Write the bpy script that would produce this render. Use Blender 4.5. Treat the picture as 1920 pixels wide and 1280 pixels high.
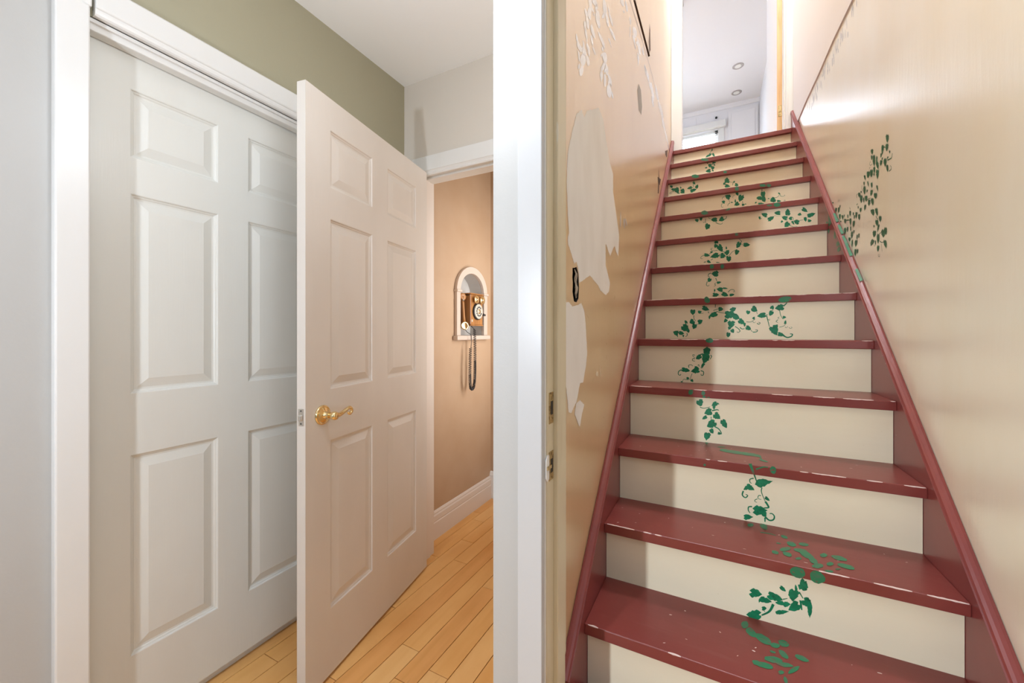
import bpy, bmesh, math, random
from mathutils import Vector, Matrix
from mathutils.geometry import tessellate_polygon

for o in list(bpy.data.objects): bpy.data.objects.remove(o)
SC = bpy.context.scene
COL = SC.collection
R = random.Random(7)

# ------------------------------------------------------------------ camera, world, lights, exposure
EYE = 1.217                                    # lens height above the hall floor
cam = bpy.data.cameras.new('camera')
cam.sensor_width = 36; cam.sensor_fit = 'HORIZONTAL'
cam.lens = 36 * 738.84 / 1920
cam.shift_y = -(640 - 623.89) / 1920
cam.clip_start = 0.02
camo = bpy.data.objects.new('camera', cam); COL.objects.link(camo)
camo.location = (0, 0, EYE); camo.rotation_euler = (math.pi / 2, 0, 0.4756)
SC.camera = camo

SC.view_settings.view_transform = 'Standard'
SC.view_settings.look = 'None'
SC.view_settings.exposure = 0.10
SC.view_settings.gamma = 1.0
SC.view_settings.use_curve_mapping = False

W = bpy.data.worlds.new('daylight'); SC.world = W; W.use_nodes = True
bg = W.node_tree.nodes['Background']
bg.inputs[0].default_value = (0.82, 0.95, 1.12, 1); bg.inputs[1].default_value = .14

def area(name, loc, rot, sx, sy, power, col=(1, 1, 1), spread=None):
    l = bpy.data.lights.new(name, 'AREA'); l.shape = 'RECTANGLE'; l.size = sx; l.size_y = sy
    l.energy = power; l.color = col
    if spread: l.spread = spread
    o = bpy.data.objects.new(name, l); COL.objects.link(o)
    o.location = loc; o.rotation_euler = rot; return o
def point(name, loc, power, rad, col=(1, 1, 1)):
    l = bpy.data.lights.new(name, 'POINT'); l.energy = power; l.shadow_soft_size = rad; l.color = col
    o = bpy.data.objects.new(name, l); COL.objects.link(o); o.location = loc; return o
H90 = math.pi / 2
point('hall_lamp', (-0.83, -0.70, 1.35), 41, 0.025, (0.88, 0.97, 1.10))
point('front_window_light', (-2.72, -6.8, 1.9), 560, 0.11, (0.93, 0.99, 1.05))
point('hall_fill_light', (-0.62, 0.6, 2.02), 9, 0.12, (0.90, 0.97, 1.07))  # added fill for the deep end of the hall, no known fixture
area('hall_side_fill', (1.5, -0.5, 1.5), (0, H90, 0), 1.6, 1.3, 7, (0.84, 0.96, 1.12))  # added fill from the right, lifts the left wall and closet
area('phone_room_light', (-0.56, 2.28, 1.4), (0, H90, 0), 1.3, 0.35, 8, (0.96, 0.98, 1.0), 2.3)
area('stairwell_light', (0.1, 2.35, 5.1), (0, 0, 0), 0.5, 0.5, 48, (0.93, 0.99, 1.06))
area('upstairs_window_light', (-0.65, 8.1, 4.15), (-H90, 0, 0), 1.7, 1.5, 250, (0.82, 0.93, 1.10))
area('upstairs_side_fill', (-2.3, 5.6, 4.1), (0, -H90, 0), 1.6, 2.6, 34, (0.82, 0.93, 1.10))  # added fill to brighten the upstairs room, no known window here

# ------------------------------------------------------------------ materials
def mat(name, col, rough=0.5, metal=0.0, bump=None, vary=None, spec=0.5, ior=1.5, coat=0.0, coat_ior=1.5, coat_rough=.03):
    m = bpy.data.materials.new(name); m.use_nodes = True
    nt = m.node_tree; b = nt.nodes['Principled BSDF']
    b.inputs['Base Color'].default_value = (*col, 1)
    b.inputs['Roughness'].default_value = rough
    b.inputs['Metallic'].default_value = metal
    b.inputs['Specular IOR Level'].default_value = spec
    b.inputs['IOR'].default_value = ior
    b.inputs['Coat Weight'].default_value = coat
    b.inputs['Coat IOR'].default_value = coat_ior; b.inputs['Coat Roughness'].default_value = coat_rough
    tc = nt.nodes.new('ShaderNodeTexCoord')
    def noise(scale, stretch=(1, 1, 1), detail=3, dist=0.0):
        mp = nt.nodes.new('ShaderNodeMapping'); mp.inputs['Scale'].default_value = stretch
        nt.links.new(tc.outputs['Object'], mp.inputs[0])
        n = nt.nodes.new('ShaderNodeTexNoise'); n.inputs['Scale'].default_value = scale
        n.inputs['Detail'].default_value = detail; n.inputs['Distortion'].default_value = dist
        nt.links.new(mp.outputs[0], n.inputs['Vector']); return n.outputs['Fac']
    if bump:                                   # list of (scale, stretch, strength, distance)
        prev = None
        for sc, st, stg, dist in bump:
            bn = nt.nodes.new('ShaderNodeBump'); bn.inputs['Strength'].default_value = stg
            bn.inputs['Distance'].default_value = dist
            nt.links.new(noise(sc, st), bn.inputs['Height'])
            if prev: nt.links.new(prev, bn.inputs['Normal'])
            prev = bn.outputs['Normal']
        nt.links.new(prev, b.inputs['Normal'])
        nt.links.new(prev, b.inputs['Coat Normal'])
    if vary:                                   # list of (colour, scale, stretch, lo, hi, amount)
        cur = None
        for c2, sc, st, lo, hi, amt in vary:
            mr = nt.nodes.new('ShaderNodeMapRange'); mr.inputs[1].default_value = lo; mr.inputs[2].default_value = hi
            mr.inputs[4].default_value = amt
            nt.links.new(noise(sc, st, 5), mr.inputs[0])
            mx = nt.nodes.new('ShaderNodeMix'); mx.data_type = 'RGBA'
            nt.links.new(mr.outputs[0], mx.inputs[0])
            if cur: nt.links.new(cur, mx.inputs[6])
            else: mx.inputs[6].default_value = (*col, 1)
            mx.inputs[7].default_value = (*c2, 1)
            cur = mx.outputs[2]
        nt.links.new(cur, b.inputs['Base Color'])
    return m
def s2l(r, g, b):
    f = lambda v: (v / 255 / 12.92) if v <= 10 else ((v / 255 + 0.055) / 1.055) ** 2.4
    return (f(r), f(g), f(b))

ROLLER = [(140, (1, 1, 1), 0.12, 0.002), (26, (1, 1, 1), 0.10, 0.004)]
M = {}
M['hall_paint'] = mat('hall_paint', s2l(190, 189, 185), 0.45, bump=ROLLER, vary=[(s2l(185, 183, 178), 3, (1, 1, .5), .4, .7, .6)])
M['greige_paint'] = mat('greige_paint', s2l(219, 211, 199), 0.5, bump=ROLLER)
M['hall_paint_dim'] = mat('hall_paint_dim', s2l(170, 164, 138), 0.5, bump=ROLLER)  # hall paint darkened, the colour stands in for weaker light up there
M['phone_paint'] = mat('phone_paint', s2l(190, 160, 130), 0.5, bump=ROLLER, vary=[(s2l(182, 149, 116), 4, (1, 1, 1), .4, .7, .6)])
M['ceiling_paint'] = mat('ceiling_paint', s2l(250, 251, 250), 0.7, bump=[(60, (1, 1, 1), .05, .003)])
M['upstairs_paint'] = mat('upstairs_paint', s2l(240, 238, 239), 0.6, bump=[(50, (1, 1, 1), .08, .004)])
M['trim_white'] = mat('trim_white', s2l(232, 231, 227), 0.33, bump=[(30, (1, 1, .1), .10, .002), (220, (1, 1, .25), .06, .001)], vary=[(s2l(224, 222, 214), 6, (1, 1, .3), .5, .75, .5)])
GRAIN = [(260, (1, 1, .035), .16, .0012), (45, (1, 1, .12), .10, .0015)]
M['trim_white_dim'] = mat('trim_white_dim', s2l(200, 200, 199), 0.33, bump=[(30, (1, 1, .1), .10, .002), (220, (1, 1, .25), .06, .001)])  # darker copy of the trim white, offsets strong lamplight on the stair casing
M['door_white'] = mat('door_white', s2l(228, 228, 221), 0.36, bump=GRAIN, vary=[(s2l(222, 219, 210), 5, (1, 1, .4), .45, .75, .5)])
M['door_warm'] = mat('door_warm', s2l(222, 214, 204), 0.36, bump=GRAIN, vary=[(s2l(212, 202, 190), 5, (1, 1, .4), .45, .75, .5)])
M['jamb_cream'] = mat('jamb_cream', s2l(220, 208, 178), 0.4, bump=[(40, (1, 1, .1), .15, .002)], vary=[(s2l(194, 176, 134), 14, (1, 1, .15), .5, .7, .7), (s2l(225, 220, 205), 60, (1, 1, .2), .68, .74, .8)])
STREAK = [(60, (1, 1, .12), .16, .003), (150, (1, 1, 1), .08, .0015)]
M['stair_plaster'] = mat('stair_plaster', s2l(224, 190, 140), 0.4, coat=1.0, coat_ior=2.9, coat_rough=.30, bump=STREAK, vary=[(s2l(214, 177, 124), 5, (1, 1, .3), .4, .7, .7), (s2l(214, 186, 150), 90, (1, 1, .15), .66, .78, .6)])
M['stair_wall'] = mat('stair_wall', s2l(250, 244, 222), 0.4, coat=1.0, coat_ior=2.9, coat_rough=.30, bump=STREAK, vary=[(s2l(244, 231, 196), 5, (1, 1, .35), .4, .7, .6)])
M['bare_plaster'] = mat('bare_plaster', s2l(236, 230, 222), 0.75, bump=[(30, (1, 1, .4), .12, .002)], vary=[(s2l(226, 219, 209), 9, (1, 1, .4), .45, .7, .7)])
M['flake_white'] = mat('flake_white', s2l(236, 234, 234), 0.4, coat=1.0, coat_ior=2.0, coat_rough=.2)
M['chip_tan'] = mat('chip_tan', s2l(226, 206, 176), 0.7)
M['grey_filler'] = mat('grey_filler', s2l(172, 166, 160), 0.8)
M['crack_brown'] = mat('crack_brown', s2l(112, 92, 78), 0.9)
M['seam_grey'] = mat('seam_grey', s2l(196, 188, 186), 0.9)
M['cavity'] = mat('cavity', (0.012, 0.010, 0.008), 0.95)
M['torn'] = mat('torn', s2l(190, 178, 158), 0.9, vary=[(s2l(70, 48, 30), 90, (1, 1, .4), .5, .6, .9)], bump=[(120, (1, 1, 1), .6, .006)])
M['maroon'] = mat('maroon', s2l(134, 62, 57), 0.30, spec=.45, bump=[(50, (.06, 1, 1), .12, .002), (220, (.2, 1, 1), .06, .001)],
                  vary=[(s2l(118, 52, 48), 6, (.4, 1, 1), .4, .7, .7), (s2l(146, 88, 80), 30, (.15, 1, 1), .62, .8, .5), (s2l(214, 190, 182), 120, (.5, 1, 1), .76, .80, .8)])
M['maroon_skirt'] = mat('maroon_skirt', s2l(134, 62, 58), 0.30, spec=.5, bump=[(60, (1, .3, .3), .10, .002)],
                        vary=[(s2l(120, 56, 56), 6, (1, 1, 1), .4, .7, .7), (s2l(206, 180, 174), 150, (1, .4, .4), .74, .78, .8)])
M['cream'] = mat('cream', s2l(248, 239, 210), 0.36, bump=[(70, (.05, 1, 1), .16, .002)],
                 vary=[(s2l(240, 229, 198), 7, (.3, 1, 1), .4, .7, .6), (s2l(170, 140, 96), 160, (.5, 1, 1), .74, .80, .5)])
M['ivy'] = mat('ivy', s2l(8, 122, 82), 0.45, vary=[(s2l(20, 146, 100), 70, (1, 1, 1), .45, .7, .8), (s2l(4, 90, 58), 110, (1, 1, 1), .55, .7, .8)])
M['ivy_worn'] = mat('ivy_worn', s2l(34, 122, 82), 0.4, vary=[(s2l(70, 110, 84), 60, (.5, 1, 1), .45, .65, .8), (s2l(128, 66, 62), 160, (.4, 1, 1), .60, .68, .9)])
M['ivy_wall'] = mat('ivy_wall', s2l(38, 98, 66), 0.5, vary=[(s2l(52, 116, 78), 60, (1, 1, 1), .45, .7, .8)])
M['chip_pink'] = mat('chip_pink', s2l(228, 204, 196), 0.7)
M['brass'] = mat('brass', (0.90, 0.72, 0.40), 0.14, 1.0)
M['old_brass'] = mat('old_brass', (0.60, 0.46, 0.24), 0.35, 1.0, vary=[((0.22, 0.14, 0.06), 120, (1, 1, 1), .5, .65, .9)])
M['steel'] = mat('steel', (0.78, 0.76, 0.72), 0.3, 1.0)
M['dark'] = mat('dark', (0.02, 0.018, 0.016), 0.5)
M['black_plastic'] = mat('black_plastic', (0.025, 0.024, 0.024), 0.3)
M['niche_paint'] = mat('niche_paint', s2l(208, 190, 174), 0.45, bump=[(60, (1, 1, .3), .06, .002)])
M['trim_cream'] = mat('trim_cream', s2l(228, 216, 204), 0.42, bump=[(60, (1, 1, .3), .06, .002)])
M['niche_inner'] = mat('niche_inner', s2l(196, 192, 186), 0.5)
M['oak'] = mat('oak', s2l(176, 122, 70), 0.35, bump=[(90, (1, 1, .1), .1, .001)], vary=[(s2l(134, 84, 42), 60, (1, 1, .08), .45, .65, .8)])
M['bare_wood'] = mat('bare_wood', s2l(228, 190, 140), 0.5, vary=[(s2l(206, 160, 104), 40, (1, 1, .08), .45, .65, .7)])
M['dial_face'] = mat('dial_face', s2l(196, 190, 176), 0.3)
M['lamp_white'] = mat('lamp_white', s2l(240, 238, 232), 0.4)
M['ring_grey'] = mat('ring_grey', s2l(178, 170, 166), 0.4)
M['glass'] = mat('glass', (1, 1, 1), 0.02); M['glass'].node_tree.nodes['Principled BSDF'].inputs['Transmission Weight'].default_value = 1
M['subfloor'] = mat('subfloor', s2l(70, 46, 26), 0.9)
PLK = []
for i, (a, b2) in enumerate([((241, 186, 114), (232, 172, 98)), ((243, 190, 120), (235, 178, 106)), ((240, 183, 110), (228, 168, 94)), ((244, 194, 126), (236, 182, 112)), ((238, 178, 108), (224, 162, 90))]):
    PLK.append(mat('maple_%d' % i, s2l(*a), 0.32, bump=[(70, (1, .06, 1), .05, .001)],
        vary=[(s2l(*b2), 26, (1, .07, 1), .42, .7, .8), (s2l(176, 116, 60), 34, (1, .10, 1), .68, .76, .5), (s2l(b2[0]-10, b2[1]-14, b2[2]-12), 3.5, (1, .5, 1), .45, .65, .7)]))

# ------------------------------------------------------------------ mesh helpers
class MB:
    def __init__(s): s.v = []; s.f = []; s.sm = []
    def add(s, vs, fs, smooth=False):
        n = len(s.v); s.v += [tuple(q) for q in vs]; s.f += [tuple(i + n for i in f) for f in fs]; s.sm += [smooth] * len(fs); return s
    def box(s, x0, x1, y0, y1, z0, z1):
        return s.add([(x0, y0, z0), (x1, y0, z0), (x1, y1, z0), (x0, y1, z0), (x0, y0, z1), (x1, y0, z1), (x1, y1, z1), (x0, y1, z1)],
                     [(0, 3, 2, 1), (4, 5, 6, 7), (0, 1, 5, 4), (1, 2, 6, 5), (2, 3, 7, 6), (3, 0, 4, 7)])
    def hexa(s, a, b):                         # two matching quads
        return s.add(list(a) + list(b), [(0, 3, 2, 1), (4, 5, 6, 7), (0, 1, 5, 4), (1, 2, 6, 5), (2, 3, 7, 6), (3, 0, 4, 7)])
    def prism(s, prof, p0, p1, ux, uy):        # profile (a,b) swept from p0 to p1, a along ux, b along uy
        p0, p1, ux, uy = map(Vector, (p0, p1, ux, uy)); n = len(prof)
        vs = [p0 + ux * a + uy * b for a, b in prof] + [p1 + ux * a + uy * b for a, b in prof]
        fs = [(i, (i + 1) % n, n + (i + 1) % n, n + i) for i in range(n)] + [tuple(range(n - 1, -1, -1)), tuple(range(n, 2 * n))]
        return s.add(vs, fs)
    def lathe(s, prof, c, axis, n=20, smooth=True):   # profile (r, h) about axis
        c, ax = Vector(c), Vector(axis).normalized()
        u = ax.orthogonal().normalized(); w = ax.cross(u); vs = []; fs = []
        for r, h in prof:
            for k in range(n):
                t = 2 * math.pi * k / n; vs.append(c + ax * h + (u * math.cos(t) + w * math.sin(t)) * r)
        for i in range(len(prof) - 1):
            for k in range(n):
                fs.append((i * n + k, i * n + (k + 1) % n, (i + 1) * n + (k + 1) % n, (i + 1) * n + k))
        fs.append(tuple(range(n - 1, -1, -1))); m = (len(prof) - 1) * n; fs.append(tuple(range(m, m + n)))
        return s.add(vs, fs, smooth)
    def tube(s, pts, rad, n=8, smooth=True):
        pts = [Vector(p) for p in pts]; rs = rad if isinstance(rad, (list, tuple)) else [rad] * len(pts)
        vs = []; fs = []; up = None
        for i, p in enumerate(pts):
            d = (pts[min(i + 1, len(pts) - 1)] - pts[max(i - 1, 0)]).normalized()
            if up is None: up = d.orthogonal().normalized()
            up = (up - d * up.dot(d)).normalized(); w = d.cross(up)
            for k in range(n):
                t = 2 * math.pi * k / n; vs.append(p + (up * math.cos(t) + w * math.sin(t)) * rs[i])
        for i in range(len(pts) - 1):
            for k in range(n):
                fs.append((i * n + k, i * n + (k + 1) % n, (i + 1) * n + (k + 1) % n, (i + 1) * n + k))
        fs.append(tuple(range(n - 1, -1, -1))); m = (len(pts) - 1) * n; fs.append(tuple(range(m, m + n)))
        return s.add(vs, fs, smooth)
    def build(s, name, material, parent=None, bevel=0.0, seg=2, **kw):
        me = bpy.data.meshes.new(name); me.from_pydata(s.v, [], s.f); me.update()
        for p, sm in zip(me.polygons, s.sm): p.use_smooth = sm
        me.materials.append(material)
        bm = bmesh.new(); bm.from_mesh(me); bmesh.ops.recalc_face_normals(bm, faces=bm.faces); bm.to_mesh(me); bm.free()
        o = bpy.data.objects.new(name, me); COL.objects.link(o)
        if parent:
            o.parent = parent; o.matrix_parent_inverse = MW(parent).inverted()
        if bevel:
            b = o.modifiers.new('bevel', 'BEVEL'); b.width = bevel; b.segments = seg; b.limit_method = 'ANGLE'; b.angle_limit = 0.6
        for k, v in kw.items(): o[k] = v
        return o
def MW(o):
    m = Matrix.LocRotScale(o.location, o.rotation_euler, o.scale)
    return m if o.parent is None else MW(o.parent) @ o.matrix_parent_inverse @ m
def empty(name, loc, parent=None, **kw):
    o = bpy.data.objects.new(name, None); COL.objects.link(o); o.location = loc; o.empty_display_size = .1
    if parent: o.parent = parent; o.matrix_parent_inverse = MW(parent).inverted()
    for k, v in kw.items(): o[k] = v
    return o
ST = dict(kind='structure')
def fill(mb, outer, holes, to3):               # flat face with holes cut out
    polys = [[Vector((a, b, 0)) for a, b in p] for p in [outer] + holes]
    flat = [q for p in polys for q in p]
    mb.add([to3(q.x, q.y) for q in flat], [tuple(t) for t in tessellate_polygon(polys)])
def rough(poly, step=.006, amp=.0015, seed=1):   # torn, uneven outline
    r = random.Random(seed); out = []
    n = len(poly)
    for i in range(n):
        a = Vector(poly[i]); b = Vector(poly[(i + 1) % n]); d = b - a; L = d.length
        k = max(1, int(L / step)); nn = Vector((-d.y, d.x)).normalized() if L > 1e-6 else Vector((0, 0))
        for j in range(k):
            q = a + d * (j / k)
            if j: q = q + nn * r.uniform(-amp, amp)
            out.append((q.x, q.y))
    return out

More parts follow.
